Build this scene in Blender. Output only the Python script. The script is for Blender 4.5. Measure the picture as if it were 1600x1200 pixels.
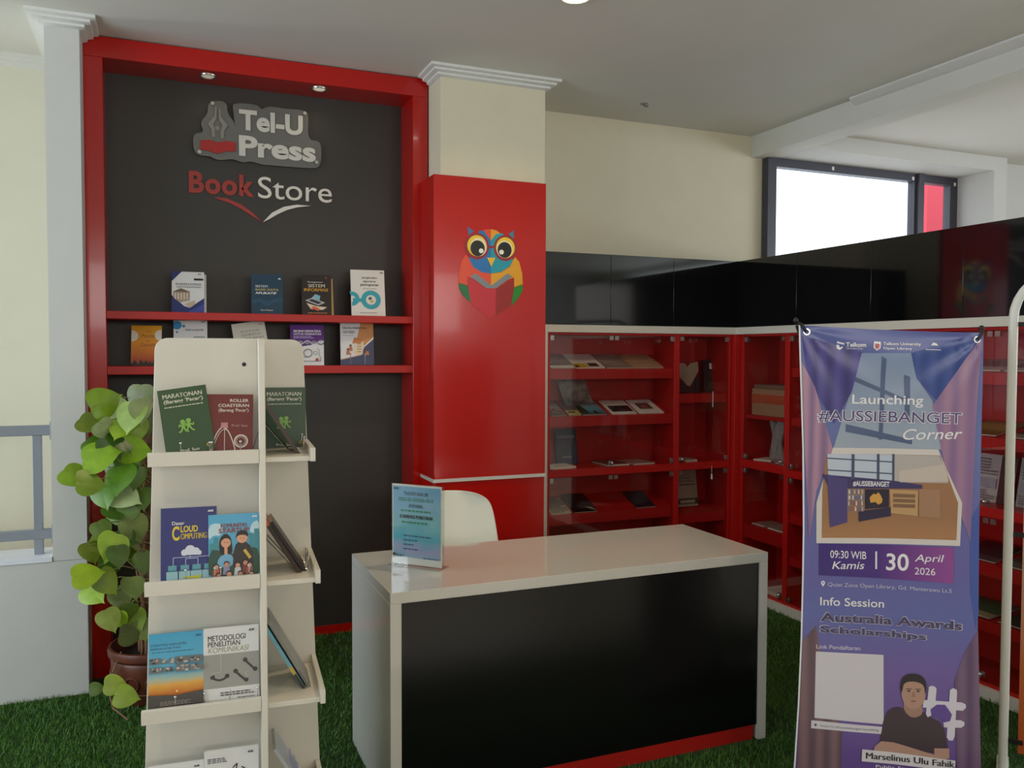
import bpy, bmesh, math, random
import numpy as np
from mathutils import Matrix, Vector
PI = math.pi
R = math.radians
for o in list(bpy.data.objects): bpy.data.objects.remove(o)
scene = bpy.context.scene
C = scene.collection

# ------------------------------------------------------------------ camera
F_PX, YAW, PITCH, ROLL, EYE = 1322.5, .3961, -.0367, .0027, 1.5353
_f = Vector((math.sin(YAW)*math.cos(PITCH), math.cos(YAW)*math.cos(PITCH), math.sin(PITCH)))
_r0 = Vector((math.cos(YAW), -math.sin(YAW), 0)); _u0 = _r0.cross(_f)
_r = math.cos(ROLL)*_r0 + math.sin(ROLL)*_u0
_u = -math.sin(ROLL)*_r0 + math.cos(ROLL)*_u0
cd = bpy.data.cameras.new('camera'); cam = bpy.data.objects.new('camera', cd); C.objects.link(cam)
cd.sensor_fit = 'HORIZONTAL'; cd.sensor_width = 36; cd.lens = F_PX/1600*36; cd.clip_start = .05
cam.matrix_world = Matrix(((_r.x, _u.x, -_f.x, 0), (_r.y, _u.y, -_f.y, 0), (_r.z, _u.z, -_f.z, EYE), (0, 0, 0, 1)))
scene.camera = cam

# ------------------------------------------------------------------ world, lights, exposure
w = bpy.data.worlds.new('sky'); scene.world = w; w.use_nodes = True
bg = w.node_tree.nodes['Background']; bg.inputs[0].default_value = (.86, .93, 1, 1); bg.inputs[1].default_value = 2.6
def area(name, loc, rot, sx, sy, watts, col):
    l = bpy.data.lights.new(name, 'AREA'); l.shape = 'RECTANGLE'; l.size = sx; l.size_y = sy; l.energy = watts; l.color = col
    o = bpy.data.objects.new(name, l); C.objects.link(o); o.location = loc; o.rotation_euler = rot
    return o
area('daylight_west_windows', (-3.45, 2.2, 1.65), (0, R(-90), 0), 1.7, 3.8, 105, (.74, .86, 1))
area('daylight_south_windows', (1.6, -4.95, 2.35), (R(90), 0, 0), 6.0, .9, 70, (1, .90, .78))
area('daylight_east_windows', (7.4, -.5, 2.0), (0, R(90), 0), 1.6, 6.5, 100, (.80, .93, 1))
area('daylight_stairwell', (-2.3, 4.62, 1.5), (0, R(-90), 0), 2.4, .3, 17, (1, 1, .95))
scene.view_settings.view_transform = 'Standard'; scene.view_settings.look = 'None'
scene.view_settings.gamma = 1; scene.view_settings.use_curve_mapping = False
scene.view_settings.exposure = -.2

# ------------------------------------------------------------------ helpers
def at(u, v, **k):
    """point of a real plane (x=, y= or z=) seen at the photograph's pixel"""
    d = _f + _r*((u-800)/F_PX) - _u*((v-600)/F_PX)
    (a, b), = k.items(); i = 'xyz'.index(a)
    o = Vector((0, 0, EYE)); return o + d*((b-o[i])/d[i])
def hx(s):
    s = s.lstrip('#'); c = [int(s[i:i+2], 16)/255 for i in (0, 2, 4)]
    return tuple((x/12.92 if x <= .04045 else ((x+.055)/1.055)**2.4) for x in c) + (1,)
MATS = {}
def mat(name, col, rough=.5, metal=0, coat=0, noise=0, nscale=30, bump=0, bscale=200, emit=0, spec=.5):
    if name in MATS: return MATS[name]
    m = bpy.data.materials.new(name); m.use_nodes = True; nt = m.node_tree; b = nt.nodes['Principled BSDF']
    c = hx(col) if isinstance(col, str) else tuple(col)+(1,)
    b.inputs['Base Color'].default_value = c; b.inputs['Roughness'].default_value = rough
    b.inputs['Metallic'].default_value = metal; b.inputs['Coat Weight'].default_value = coat; b.inputs['Coat Roughness'].default_value = .05
    b.inputs['Specular IOR Level'].default_value = spec
    tc = nt.nodes.new('ShaderNodeTexCoord')
    if noise:
        n = nt.nodes.new('ShaderNodeTexNoise'); n.inputs['Scale'].default_value = nscale; n.inputs['Detail'].default_value = 4
        nt.links.new(tc.outputs['Object'], n.inputs['Vector'])
        r = nt.nodes.new('ShaderNodeValToRGB'); nt.links.new(n.outputs['Fac'], r.inputs['Fac'])
        r.color_ramp.elements[0].position = .3; r.color_ramp.elements[1].position = .7
        r.color_ramp.elements[0].color = tuple(x*(1-noise) for x in c[:3])+(1,)
        r.color_ramp.elements[1].color = tuple(min(1, x*(1+noise)) for x in c[:3])+(1,)
        nt.links.new(r.outputs['Color'], b.inputs['Base Color'])
    if bump:
        n2 = nt.nodes.new('ShaderNodeTexNoise'); n2.inputs['Scale'].default_value = bscale; n2.inputs['Detail'].default_value = 3
        nt.links.new(tc.outputs['Object'], n2.inputs['Vector'])
        bp = nt.nodes.new('ShaderNodeBump'); bp.inputs['Strength'].default_value = bump; bp.inputs['Distance'].default_value = .002
        nt.links.new(n2.outputs['Fac'], bp.inputs['Height']); nt.links.new(bp.outputs['Normal'], b.inputs['Normal'])
    if emit:
        b.inputs['Emission Color'].default_value = c; b.inputs['Emission Strength'].default_value = emit
    MATS[name] = m; return m
def grad(name, stops, lo, hi, axis='Z', rough=.3, noise=0, nscale=12):
    """printed picture: colour bands along a local axis, optionally stirred by noise"""
    if name in MATS: return MATS[name]
    m = bpy.data.materials.new(name); m.use_nodes = True; nt = m.node_tree; b = nt.nodes['Principled BSDF']; b.inputs['Roughness'].default_value = rough
    tc = nt.nodes.new('ShaderNodeTexCoord'); sp = nt.nodes.new('ShaderNodeSeparateXYZ'); nt.links.new(tc.outputs['Object'], sp.inputs[0])
    mr = nt.nodes.new('ShaderNodeMapRange'); mr.inputs[1].default_value = lo; mr.inputs[2].default_value = hi
    src = sp.outputs[axis]
    if noise:
        n = nt.nodes.new('ShaderNodeTexNoise'); n.inputs['Scale'].default_value = nscale; n.inputs['Detail'].default_value = 5
        nt.links.new(tc.outputs['Object'], n.inputs['Vector'])
        ma = nt.nodes.new('ShaderNodeMath'); ma.operation = 'MULTIPLY_ADD'; nt.links.new(n.outputs['Fac'], ma.inputs[0])
        ma.inputs[1].default_value = noise*(hi-lo); nt.links.new(src, ma.inputs[2])
        m2 = nt.nodes.new('ShaderNodeMath'); m2.operation = 'SUBTRACT'; nt.links.new(ma.outputs[0], m2.inputs[0]); m2.inputs[1].default_value = noise*(hi-lo)/2
        src = m2.outputs[0]
    nt.links.new(src, mr.inputs[0])
    r = nt.nodes.new('ShaderNodeValToRGB'); nt.links.new(mr.outputs[0], r.inputs['Fac'])
    e = r.color_ramp.elements
    while len(e) < len(stops): e.new(.5)
    for i, (p, c) in enumerate(stops): e[i].position = p
    for i, (p, c) in enumerate(stops): e[i].color = hx(c)
    nt.links.new(r.outputs['Color'], b.inputs['Base Color']); MATS[name] = m; return m
def folds(name, c0, c1, scale, rough=.3):
    """curtain folds of a printed picture: vertical soft bands"""
    if name in MATS: return MATS[name]
    m = bpy.data.materials.new(name); m.use_nodes = True; nt = m.node_tree; b = nt.nodes['Principled BSDF']; b.inputs['Roughness'].default_value = rough
    tc = nt.nodes.new('ShaderNodeTexCoord'); wv = nt.nodes.new('ShaderNodeTexWave'); wv.inputs['Scale'].default_value = scale
    wv.inputs['Distortion'].default_value = 6; wv.inputs['Detail'].default_value = 2; wv.inputs['Detail Scale'].default_value = .7
    mp = nt.nodes.new('ShaderNodeMapping'); mp.inputs['Scale'].default_value = (1, 1, .12); nt.links.new(tc.outputs['Object'], mp.inputs[0]); nt.links.new(mp.outputs[0], wv.inputs['Vector'])
    r = nt.nodes.new('ShaderNodeValToRGB'); r.color_ramp.elements[0].color = hx(c0); r.color_ramp.elements[1].color = hx(c1)
    nt.links.new(wv.outputs['Fac'], r.inputs['Fac']); nt.links.new(r.outputs['Color'], b.inputs['Base Color']); MATS[name] = m; return m
def glass(name, tint=(1, 1, 1), refl=.0, rough=.0):
    if name in MATS: return MATS[name]
    m = bpy.data.materials.new(name); m.use_nodes = True; nt = m.node_tree
    for n in list(nt.nodes): nt.nodes.remove(n)
    out = nt.nodes.new('ShaderNodeOutputMaterial'); mx = nt.nodes.new('ShaderNodeMixShader'); tr = nt.nodes.new('ShaderNodeBsdfTransparent'); gl = nt.nodes.new('ShaderNodeBsdfGlossy')
    tr.inputs[0].default_value = tuple(tint)+(1,); gl.inputs['Roughness'].default_value = rough
    fr = nt.nodes.new('ShaderNodeFresnel'); ge = nt.nodes.new('ShaderNodeNewGeometry'); io = nt.nodes.new('ShaderNodeMapRange')
    io.inputs[3].default_value = 1.5; io.inputs[4].default_value = 1/1.5; nt.links.new(ge.outputs['Backfacing'], io.inputs[0]); nt.links.new(io.outputs[0], fr.inputs[0])
    ad = nt.nodes.new('ShaderNodeMath'); ad.operation = 'ADD'; ad.inputs[1].default_value = refl; nt.links.new(fr.outputs[0], ad.inputs[0])
    nt.links.new(ad.outputs[0], mx.inputs[0]); nt.links.new(tr.outputs[0], mx.inputs[1]); nt.links.new(gl.outputs[0], mx.inputs[2]); nt.links.new(mx.outputs[0], out.inputs[0])
    MATS[name] = m; return m
_TXT = {}
def text_mesh(body, bold=0, shear=0, space=1):
    k = (body, bold, shear, space)
    if k not in _TXT:
        cu = bpy.data.curves.new('t', 'FONT'); cu.body = body; cu.offset = bold; cu.shear = shear; cu.space_character = space
        cu.resolution_u = 4; cu.align_x = 'CENTER'
        o = bpy.data.objects.new('t', cu); C.objects.link(o); me = o.to_mesh()
        vs = [tuple(v.co) for v in me.vertices]; fs = [tuple(p.vertices) for p in me.polygons]
        o.to_mesh_clear(); bpy.data.objects.remove(o); bpy.data.curves.remove(cu)
        _TXT[k] = (vs, fs)
    return _TXT[k]
class MB:
    """collects shapes, then links them as ONE mesh object"""
    def __init__(s): s.v = []; s.f = []; s.mi = []; s.ms = []; s.M = Matrix()
    def _m(s, m):
        if m not in s.ms: s.ms.append(m)
        return s.ms.index(m)
    def add(s, vs, fs, m):
        b = len(s.v); i = s._m(m)
        s.v += [tuple(s.M @ Vector(p)) for p in vs]
        for f in fs: s.f.append(tuple(b+k for k in f)); s.mi.append(i)
        return s
    def box(s, x0, x1, y0, y1, z0, z1, m):
        return s.add([(x0, y0, z0), (x1, y0, z0), (x1, y1, z0), (x0, y1, z0), (x0, y0, z1), (x1, y0, z1), (x1, y1, z1), (x0, y1, z1)],
                     [(0, 3, 2, 1), (4, 5, 6, 7), (0, 1, 5, 4), (1, 2, 6, 5), (2, 3, 7, 6), (3, 0, 4, 7)], m)
    def prism(s, pts, y0, y1, m, plane='xz'):
        """outline in a plane, extruded along the remaining axis from y0 to y1"""
        n = len(pts)
        a = sum(pts[i][0]*pts[(i+1) % n][1]-pts[(i+1) % n][0]*pts[i][1] for i in range(n))
        if a < 0: pts = pts[::-1]
        if plane == 'xz': g = lambda p, y: (p[0], y, p[1])
        elif plane == 'xy': g = lambda p, y: (p[0], p[1], y)
        else: g = lambda p, y: (y, p[0], p[1])
        vs = [g(p, y0) for p in pts]+[g(p, y1) for p in pts]
        fs = [tuple(range(n)), tuple(range(2*n-1, n-1, -1))]+[(i, i+n, (i+1) % n+n, (i+1) % n) for i in range(n)]
        if plane != 'xz': fs = [f[::-1] for f in fs]
        return s.add(vs, fs, m)
    def flat(s, pts, y, m): return s.add([(p[0], y, p[1]) for p in pts], [tuple(range(len(pts)))], m)
    def ring(s, c, r0, r1, y, m, n=28, a0=0, a1=2*PI, sx=1):
        vs = []; 
        for i in range(n+1):
            t = a0+(a1-a0)*i/n
            for r in (r0, r1): vs.append((c[0]+r*math.cos(t)*sx, y, c[1]+r*math.sin(t)))
        return s.add(vs, [(2*i, 2*i+1, 2*i+3, 2*i+2) for i in range(n)], m)
    def disc(s, c, r, y, m, n=24, sx=1): return s.flat([(c[0]+r*sx*math.cos(2*PI*i/n), c[1]+r*math.sin(2*PI*i/n)) for i in range(n)], y, m)
    def text(s, body, x0, x1, z0, z1, y, m, bold=0, shear=0, space=1, depth=0):
        if 'M' in body and bold and not depth:      # this letter breaks when thickened by offset: print it twice instead
            k = min(.012, bold*.5)*(x1-x0)
            s.text(body, x0, x1-k, z0, z1, y, m, 0, shear, space); x0 += k; bold = 0
        vs, fs = text_mesh(body, bold, shear, space)
        ax = min(p[0] for p in vs); bx = max(p[0] for p in vs); az = min(p[1] for p in vs); bz = max(p[1] for p in vs)
        g = lambda p, yy: (x0+(p[0]-ax)/(bx-ax)*(x1-x0), yy, z0+(p[1]-az)/(bz-az)*(z1-z0))
        s.add([g(p, y) for p in vs], fs, m)
        if depth:
            from collections import Counter
            ed = Counter(); 
            for f in fs:
                for i in range(len(f)): ed[tuple(sorted((f[i], f[(i+1) % len(f)])))] += 1
            n = len(vs); s.add([g(p, y) for p in vs]+[g(p, y+depth) for p in vs], [(a, b, b+n, a+n) for (a, b), k in ed.items() if k == 1], m)
        return s
    def tube(s, path, r, m, n=8, closed=False):
        P = [Vector(p) for p in path]; k = len(P); vs = []; fs = []
        rr = r if isinstance(r, (list, tuple)) else [r]*k
        up = Vector((0, 0, 1))
        for i, p in enumerate(P):
            t = (P[(i+1) % k]-P[i-1]) if closed else (P[min(i+1, k-1)]-P[max(i-1, 0)])
            t.normalize(); a = t.cross(up)
            if a.length < 1e-3: a = t.cross(Vector((1, 0, 0)))
            a.normalize(); b = a.cross(t); up = b if b.length > .5 else up
            vs += [tuple(p+rr[i]*(math.cos(2*PI*j/n)*a+math.sin(2*PI*j/n)*b)) for j in range(n)]
        for i in range(k if closed else k-1):
            for j in range(n):
                a0 = i*n+j; a1 = i*n+(j+1) % n; b0 = ((i+1) % k)*n+j; b1 = ((i+1) % k)*n+(j+1) % n
                fs.append((a0, a1, b1, b0))
        if not closed: fs += [tuple(range(n-1, -1, -1)), tuple(range((k-1)*n, k*n))]
        return s.add(vs, fs, m)
    def lathe(s, prof, m, n=32, c=(0, 0, 0)):
        vs = []; k = len(prof)
        for r, z in prof: vs += [(c[0]+r*math.cos(2*PI*j/n), c[1]+r*math.sin(2*PI*j/n), c[2]+z) for j in range(n)]
        fs = [(i*n+j, i*n+(j+1) % n, (i+1)*n+(j+1) % n, (i+1)*n+j) for i in range(k-1) for j in range(n)]
        return s.add(vs, fs, m)
    def ball(s, c, r, m, n=10):
        return s.lathe([(max(1e-4, r*math.sin(PI*i/n)), -r*math.cos(PI*i/n)) for i in range(n+1)], m, n=12, c=c)
    def build(s, name, parent=None, smooth=35, bevel=0, label=None):
        me = bpy.data.meshes.new(name); me.from_pydata(s.v, [], s.f)
        for m in s.ms: me.materials.append(m)
        me.polygons.foreach_set('material_index', s.mi)
        if smooth:
            me.polygons.foreach_set('use_smooth', [True]*len(me.polygons)); me.set_sharp_from_angle(angle=R(smooth))
        me.update()
        o = bpy.data.objects.new(name, me); C.objects.link(o)
        if parent: o.parent = parent
        if bevel:
            b = o.modifiers.new('bevel', 'BEVEL'); b.width = bevel; b.segments = 2; b.limit_method = 'ANGLE'; b.angle_limit = R(50)
        if label: o['label'] = label
        return o
def tag(o, label=None, cat=None, group=None, kind=None):
    if label: o['label'] = label
    if cat: o['category'] = cat
    if group: o['group'] = group
    if kind: o['kind'] = kind
    return o
def thing(name, label, cat, loc=(0, 0, 0), rot=(0, 0, 0), group=None):
    o = bpy.data.objects.new(name, None); C.objects.link(o); o.empty_display_size = .05
    o.location = loc; o.rotation_euler = rot; return tag(o, label, cat, group)
def struct(name, mb, smooth=35, bevel=0): return tag(mb.build(name, smooth=smooth, bevel=bevel), kind='structure')
def box_struct(name, x0, x1, y0, y1, z0, z1, m, bevel=0): return struct(name, MB().box(x0, x1, y0, y1, z0, z1, m), bevel=bevel)

# ------------------------------------------------------------------ materials
M_ceil = mat('ceiling paint', '#d6d5cc', .9, noise=.015, nscale=3)
M_cream = mat('cream wall paint', '#d9d0b6', .85, noise=.015, nscale=8, bump=.25, bscale=220)
M_white_wall = mat('white wall paint', '#cac9c3', .85, noise=.012, nscale=6, bump=.2, bscale=220)
M_atrium = mat('pale green cream paint', '#dfdeca', .9, noise=.02, nscale=3)
M_trim = mat('white plaster trim', '#dcdcd6', .7, noise=.01)
M_red = mat('red gloss laminate', '#b8140c', .18, noise=.02, nscale=4, coat=.3)
M_red_cab = mat('red satin laminate', '#b01510', .35, noise=.02, nscale=6)
M_black = mat('black satin laminate', '#35322d', .5, noise=.05, nscale=5, bump=.05, bscale=90)
M_black_gloss = mat('black gloss laminate', '#0a0b0e', .06, coat=.5, noise=.05, nscale=5)
M_black_desk = mat('black desk laminate', '#0b0b0c', .2, noise=.05, nscale=6)
M_white_gloss = mat('white gloss laminate', '#c9c5bc', .08, coat=.3, noise=.008, nscale=8)
M_white_lam = mat('white laminate board', '#d8d2c4', .4, noise=.012, nscale=8)
M_white_trim = mat('white painted board edge', '#d6d3c8', .4, noise=.01, nscale=8)
M_alu = mat('brushed metal', '#b9b7b2', .3, metal=1, noise=.03)
M_chrome = mat('chrome', '#d8d8d8', .12, metal=1, noise=.01)
M_tile = mat('pale floor tile', '#b7ab97', .25, noise=.03, nscale=3)
M_turf_base = mat('turf backing', '#1d3a0a', .95, noise=.3, nscale=40)
M_grey_rail = mat('grey painted steel', '#868c93', .45, noise=.02)
M_dark_frame = mat('dark window frame', '#403f49', .4, noise=.05)
M_paper = mat('white paper', '#e4e1da', .6, noise=.01)
M_pages = mat('book pages', '#d9d2c0', .8, noise=.05, nscale=150)
M_acrylic = glass('clear acrylic', (.97, .985, .98), .02)
M_glass = glass('cabinet glass', (.96, .94, .94), .01)
M_pane = glass('window glass', (.97, .98, .98), .0)
M_ink = mat('black ink', '#1c1b1c', .5)
M_white_ink = mat('white ink', '#e6e4de', .5)
def ink(c, rough=.4): return mat('ink '+c, c, rough)

# ------------------------------------------------------------------ room shell
ZC = 2.99
box_struct('floor', -3.6, 7.6, -5.1, 5.0, -.12, 0, M_tile)
box_struct('ceiling', -3.6, 3.69, -5.1, 5.1, ZC, ZC+.1, M_ceil)
mb = MB().box(3.69, 3.86, -5.1, 4.67, 2.848, 3.09, M_ceil)
struct('ceiling_beam', mb)
box_struct('ceiling_lower', 3.86, 7.6, -5.1, 4.7, 2.945, 3.09, M_ceil)
mb = MB().prism([(3.69, 2.99), (3.64, 2.99), (3.64, 2.98), (3.655, 2.972), (3.675, 2.955), (3.69, 2.95)], -5.0, 3.75, M_trim)
struct('trim_1', mb)
# back wall, with the window's opening on the right
mb = MB().box(-.302, 3.80, 4.67, 4.85, 0, ZC, M_cream).box(3.80, 5.53, 4.67, 4.85, 0, 1.0, M_cream)
struct('wall_back', mb)
mb = MB().box(3.862, 5.66, 4.3, 4.75, 2.848, 2.945, M_white_wall).box(5.53, 5.66, 4.3, 4.665, 0, 2.848, M_white_wall).box(5.66, 7.6, 4.42, 4.66, 0, 2.945, M_white_wall)
struct('wall_right_bay', mb)
win = MB()
for a, b, c, d in ((3.775, 5.53, 2.79, 2.846), (3.775, 5.53, 1.0, 1.05)): win.box(a, b, 4.60, 4.66, c, d, M_dark_frame)
for a, b in ((3.775, 3.845), (5.095, 5.19), (5.455, 5.53)): win.box(a, b, 4.60, 4.66, 1.05, 2.79, M_dark_frame)
win.box(5.115, 5.165, 4.575, 4.60, 1.0, 2.846, M_dark_frame)
for x, z in ((4.32, 2.818), (5.07, 2.81), (5.49, 2.80)): win.box(x, x+.018, 4.597, 4.60, z-.012, z+.012, M_white_ink)
win_o = struct('window_1', win)
MB().box(3.845, 5.095, 4.628, 4.634, 1.05, 2.79, M_pane).build('window_pane', win_o)
MB().box(5.19, 5.455, 4.628, 4.634, 1.05, 2.79, M_pane).build('window_pane', win_o)
# outside the window
mb = MB().box(6.36, 7.4, 5.6, 5.66, -1, 3.9, mat('outside red cladding', '#d8324a', .5, noise=.03))
tag(mb.build('outside_wall'), 'red painted wall seen outside through the narrow right window pane', 'wall')
o = MB().prism([(20.6, -2), (26.2, -2), (26.2, 5.15), (21.6, 5.2), (20.6, 4.6)], 24, 28, mat('distant facade', '#9db4c0', .8, noise=.02, nscale=1)).build('distant_building')
tag(o, 'pale distant building far outside the window', 'building')
# left: low wall, column, stairwell beyond it
mb = MB().box(-3.6, -.30, 4.19, 4.40, 0, .612, M_white_wall)
struct('wall_left_low', mb, bevel=.004)
struct('trim_2', MB().box(-1.5, -.44, 4.185, 4.41, .612, .632, mat('pale sill paint', '#dfe3ea', .4, noise=.01)))
mb = MB().box(-.437, -.301, 4.19, 4.85, .613, ZC, M_white_wall)
struct('wall_column', mb)
crown = [(0, 0), (.068, 0), (.068, -.013), (.046, -.017), (.046, -.027), (.022, -.033), (.022, -.043), (0, -.05)]
def crown_run(name, path, zt):
    """crown moulding mitred along an open plan path; outward is to the right of travel"""
    mb = MB(); P = [Vector(p) for p in path]; n = len(P); rings = []
    for i, p in enumerate(P):
        d0 = (P[i]-P[i-1]).normalized() if i else (P[1]-P[0]).normalized()
        d1 = (P[i+1]-P[i]).normalized() if i < n-1 else d0
        n0 = Vector((d0.y, -d0.x)); n1 = Vector((d1.y, -d1.x)); b = (n0+n1).normalized(); k = 1/max(.3, b.dot(n0))
        rings.append([(p.x+b.x*k*o, p.y+b.y*k*o, zt+z) for o, z in crown])
    vs = [q for r in rings for q in r]; m = len(crown); fs = []
    for i in range(n-1):
        for j in range(m): fs.append((i*m+j, (i+1)*m+j, (i+1)*m+(j+1) % m, i*m+(j+1) % m))
    fs += [tuple(range(m)), tuple(range((n-1)*m, n*m))[::-1]]
    mb.add(vs, fs, M_trim); return struct(name, mb, smooth=25)
crown_run('trim_3', [(-.437, 4.84), (-.437, 4.19), (-.301, 4.19), (-.301, 4.36)], ZC)
box_struct('wall_stairwell', -3.6, -.302, 4.86, 5.0, 0, ZC, M_atrium)
crown_run('trim_4', [(-3.6, 4.86), (-.44, 4.86)], ZC)
box_struct('wall_left_upper', -3.6, -1.5, 4.19, 4.40, .613, ZC, M_white_wall)
# the hall around and behind the camera, with its window openings
for nm, fixed, span in (('wall_west', -3.6, None),):
    mb = MB().box(-3.7, -3.5, -5.1, 5.0, 0, .8, M_white_wall).box(-3.7, -3.5, -5.1, 5.0, 2.55, ZC, M_white_wall)
    for a, b in ((-5.1, .25), (4.15, 5.0)): mb.box(-3.7, -3.5, a, b, .8, 2.55, M_white_wall)
    struct(nm, mb)
mb = MB().box(-3.6, 7.6, -5.2, -5.0, 0, 1.85, M_white_wall).box(-3.6, 7.6, -5.2, -5.0, 2.85, ZC, M_white_wall)
for a, b in ((-3.6, -1.45), (4.65, 7.6)): mb.box(a, b, -5.2, -5.0, 1.85, 2.85, M_white_wall)
struct('wall_south', mb)
mb = MB().box(7.5, 7.7, -5.1, 4.7, 0, 1.15, M_white_wall).box(7.5, 7.7, -5.1, 4.7, 2.85, ZC, M_white_wall)
for a, b in ((-5.1, -3.8), (2.8, 4.7)): mb.box(7.5, 7.7, a, b, 1.15, 2.85, M_white_wall)
struct('wall_east', mb)
# pillar between display niche and cabinets
box_struct('wall_pillar', 1.345, 1.932, 4.17, 4.67, 0, ZC, M_cream)
crown_run('trim_5', [(1.345, 4.34), (1.345, 4.17), (1.932, 4.17), (1.932, 4.66)], ZC)

# artificial grass: blades over the visible floor
rng = np.random.default_rng(5)
def blades(n, x0, x1, y0, y1):
    x = rng.uniform(x0, x1, n); y = rng.uniform(y0, y1, n); a = rng.uniform(0, 2*PI, n); h = rng.uniform(.014, .03, n); wd = rng.uniform(.0016, .003, n)
    lx = rng.normal(0, .009, n); ly = rng.normal(0, .009, n); dx = np.cos(a)*wd; dy = np.sin(a)*wd
    p = np.empty((n, 3, 3)); p[:, 0] = np.stack([x-dx, y-dy, 0*x], 1); p[:, 1] = np.stack([x+dx, y+dy, 0*x], 1); p[:, 2] = np.stack([x+lx, y+ly, h], 1)
    return p.reshape(-1, 3)
vv = np.concatenate([blades(26000, -.95, .03, 2.75, 4.18), blades(16000, .0, .80, 2.3, 4.6), blades(9000, .66, 2.3, 2.2, 2.66), blades(22000, 2.23, 3.37, 2.0, 4.3), blades(9000, .75, 2.3, 3.2, 4.58)])
me = bpy.data.meshes.new('artificial_grass'); nv = len(vv)
mats_ = [M_turf_base]
base = [(-3.5, 1.4, .003), (3.37, 1.4, .003), (3.37, 4.66, .003), (-.3, 4.66, .003), (-.3, 4.185, .003), (-3.5, 4.185, .003)]
me.from_pydata(vv.tolist()+base, [], np.arange(nv).reshape(-1, 3).tolist()+[tuple(range(nv, nv+6))])
mg = bpy.data.materials.new('artificial grass'); mg.use_nodes = True; nt = mg.node_tree; b = nt.nodes['Principled BSDF']; b.inputs['Roughness'].default_value = .6
tc = nt.nodes.new('ShaderNodeTexCoord'); n1 = nt.nodes.new('ShaderNodeTexNoise'); n1.inputs['Scale'].default_value = 90
rp = nt.nodes.new('ShaderNodeValToRGB'); rp.color_ramp.elements[0].position = .35; rp.color_ramp.elements[1].position = .65
rp.color_ramp.elements[0].color = hx('#315c14'); rp.color_ramp.elements[1].color = hx('#52812a')
nt.links.new(tc.outputs['Object'], n1.inputs['Vector']); nt.links.new(n1.outputs['Fac'], rp.inputs['Fac']); nt.links.new(rp.outputs['Color'], b.inputs['Base Color'])
me.materials.append(mg); me.materials.append(M_turf_base); me.polygons[len(me.polygons)-1].material_index = 1; go = bpy.data.objects.new('artificial_grass', me); C.objects.link(go)
tag(go, 'short green artificial grass covering the floor', 'grass', kind='stuff')

# ------------------------------------------------------------------ railing over the low wall
t = thing('railing', 'grey steel railing above the low wall at the left edge', 'railing', (-.9, 4.28, .632))
t2 = Matrix.Translation((.9, -4.28, -.632))
def part(name, fn, parent, M=None, **k):
    mb = MB()
    if M is not None: mb.M = M
    fn(mb); return mb.build(name, parent, **k)
part('top_rail', lambda m: m.box(-1.5, -.447, 4.262, 4.298, 1.163, 1.208, M_grey_rail), t, t2, bevel=.003)
part('lower_rail', lambda m: m.box(-1.5, -.447, 4.262, 4.298, .700, .742, M_grey_rail), t, t2, bevel=.003)
for x in (-.50, -1.0): part('post', lambda m: m.box(x-.018, x+.018, 4.264, 4.296, .632, 1.163, M_grey_rail), t, t2, bevel=.002)
for z in (1.185, .722): part('wall_flange', lambda m: m.box(-.447, -.438, 4.24, 4.32, z-.04, z+.04, M_grey_rail), t, t2, bevel=.002)

# ------------------------------------------------------------------ red display niche
t = thing('display_niche', 'tall red framed display niche with black back panel and two red shelves', 'display niche', (.515, 4.52, 0))
t2 = Matrix.Translation((-.515, -4.52, 0))
part('left_stile', lambda m: m.box(-.30, -.22, 4.37, 4.665, 0, 2.89, M_red), t, t2, bevel=.002)
part('right_stile', lambda m: m.box(1.256, 1.337, 4.37, 4.665, 0, 2.89, M_red), t, t2, bevel=.002)
part('header', lambda m: m.box(-.30, 1.337, 4.37, 4.665, 2.89, 2.985, M_red), t, t2, bevel=.002)
part('back_panel', lambda m: m.box(-.22, 1.256, 4.60, 4.66, .048, 2.89, M_black), t, t2)
part('plinth', lambda m: m.box(-.22, 1.256, 4.59, 4.66, 0, .048, M_red), t, t2)
M_red_shelf = mat('red shelf laminate', '#b0160e', .45, noise=.02, nscale=4)
part('shelf', lambda m: m.box(-.219, 1.255, 4.372, 4.60, 1.690, 1.727, M_red_shelf), t, t2, bevel=.002)
part('shelf', lambda m: m.box(-.219, 1.255, 4.372, 4.60, 1.428, 1.468, M_red_shelf), t, t2, bevel=.002)
def downlight(loc, label, r, watts, glow, on=True, group=None, col=(1, .80, .52)):
    d = thing('downlight', label, 'ceiling light', loc, group=group)
    part('bezel', lambda m: m.lathe([(r*.72, -.001), (r*.78, -.006), (r*.95, -.006), (r, -.001), (r, 0)], M_white_trim if r > .05 else M_alu), d)
    part('lens', lambda m: m.lathe([(1e-4, -.003), (r*.72, -.003), (r*.74, -.0005)], mat('lamp lens %g' % glow, (1, .93, .74), .4, emit=glow)), d)
    if watts:
        l = bpy.data.lights.new('lamp', 'SPOT'); l.energy = watts; l.color = col; l.spot_size = R(150); l.spot_blend = .8; l.shadow_soft_size = r*.7
        lo = bpy.data.objects.new('lamp_light', l); C.objects.link(lo); lo.parent = d; lo.location = (0, 0, -.012)
downlight((1.59, 3.14, ZC), 'bright round ceiling downlight cut by the top edge of the photo', .075, 60, 14)
downlight((-.6, .6, ZC), 'unseen round ceiling downlight added for warm light over the front hall, west one', .075, 60, 14)  # out of view, added to warm the light in the room
downlight((1.6, .6, ZC), 'unseen round ceiling downlight added for warm light over the front hall, east one', .075, 60, 14)  # second added lamp out of view, more warm fill
downlight((.242, 4.455, 2.89), 'small recessed spotlight under the red header, left above the nib emblem', .042, .4, .22)
downlight((.78, 4.445, 2.89), 'small recessed spotlight under the red header, right of the two', .042, .7, .35)
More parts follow.
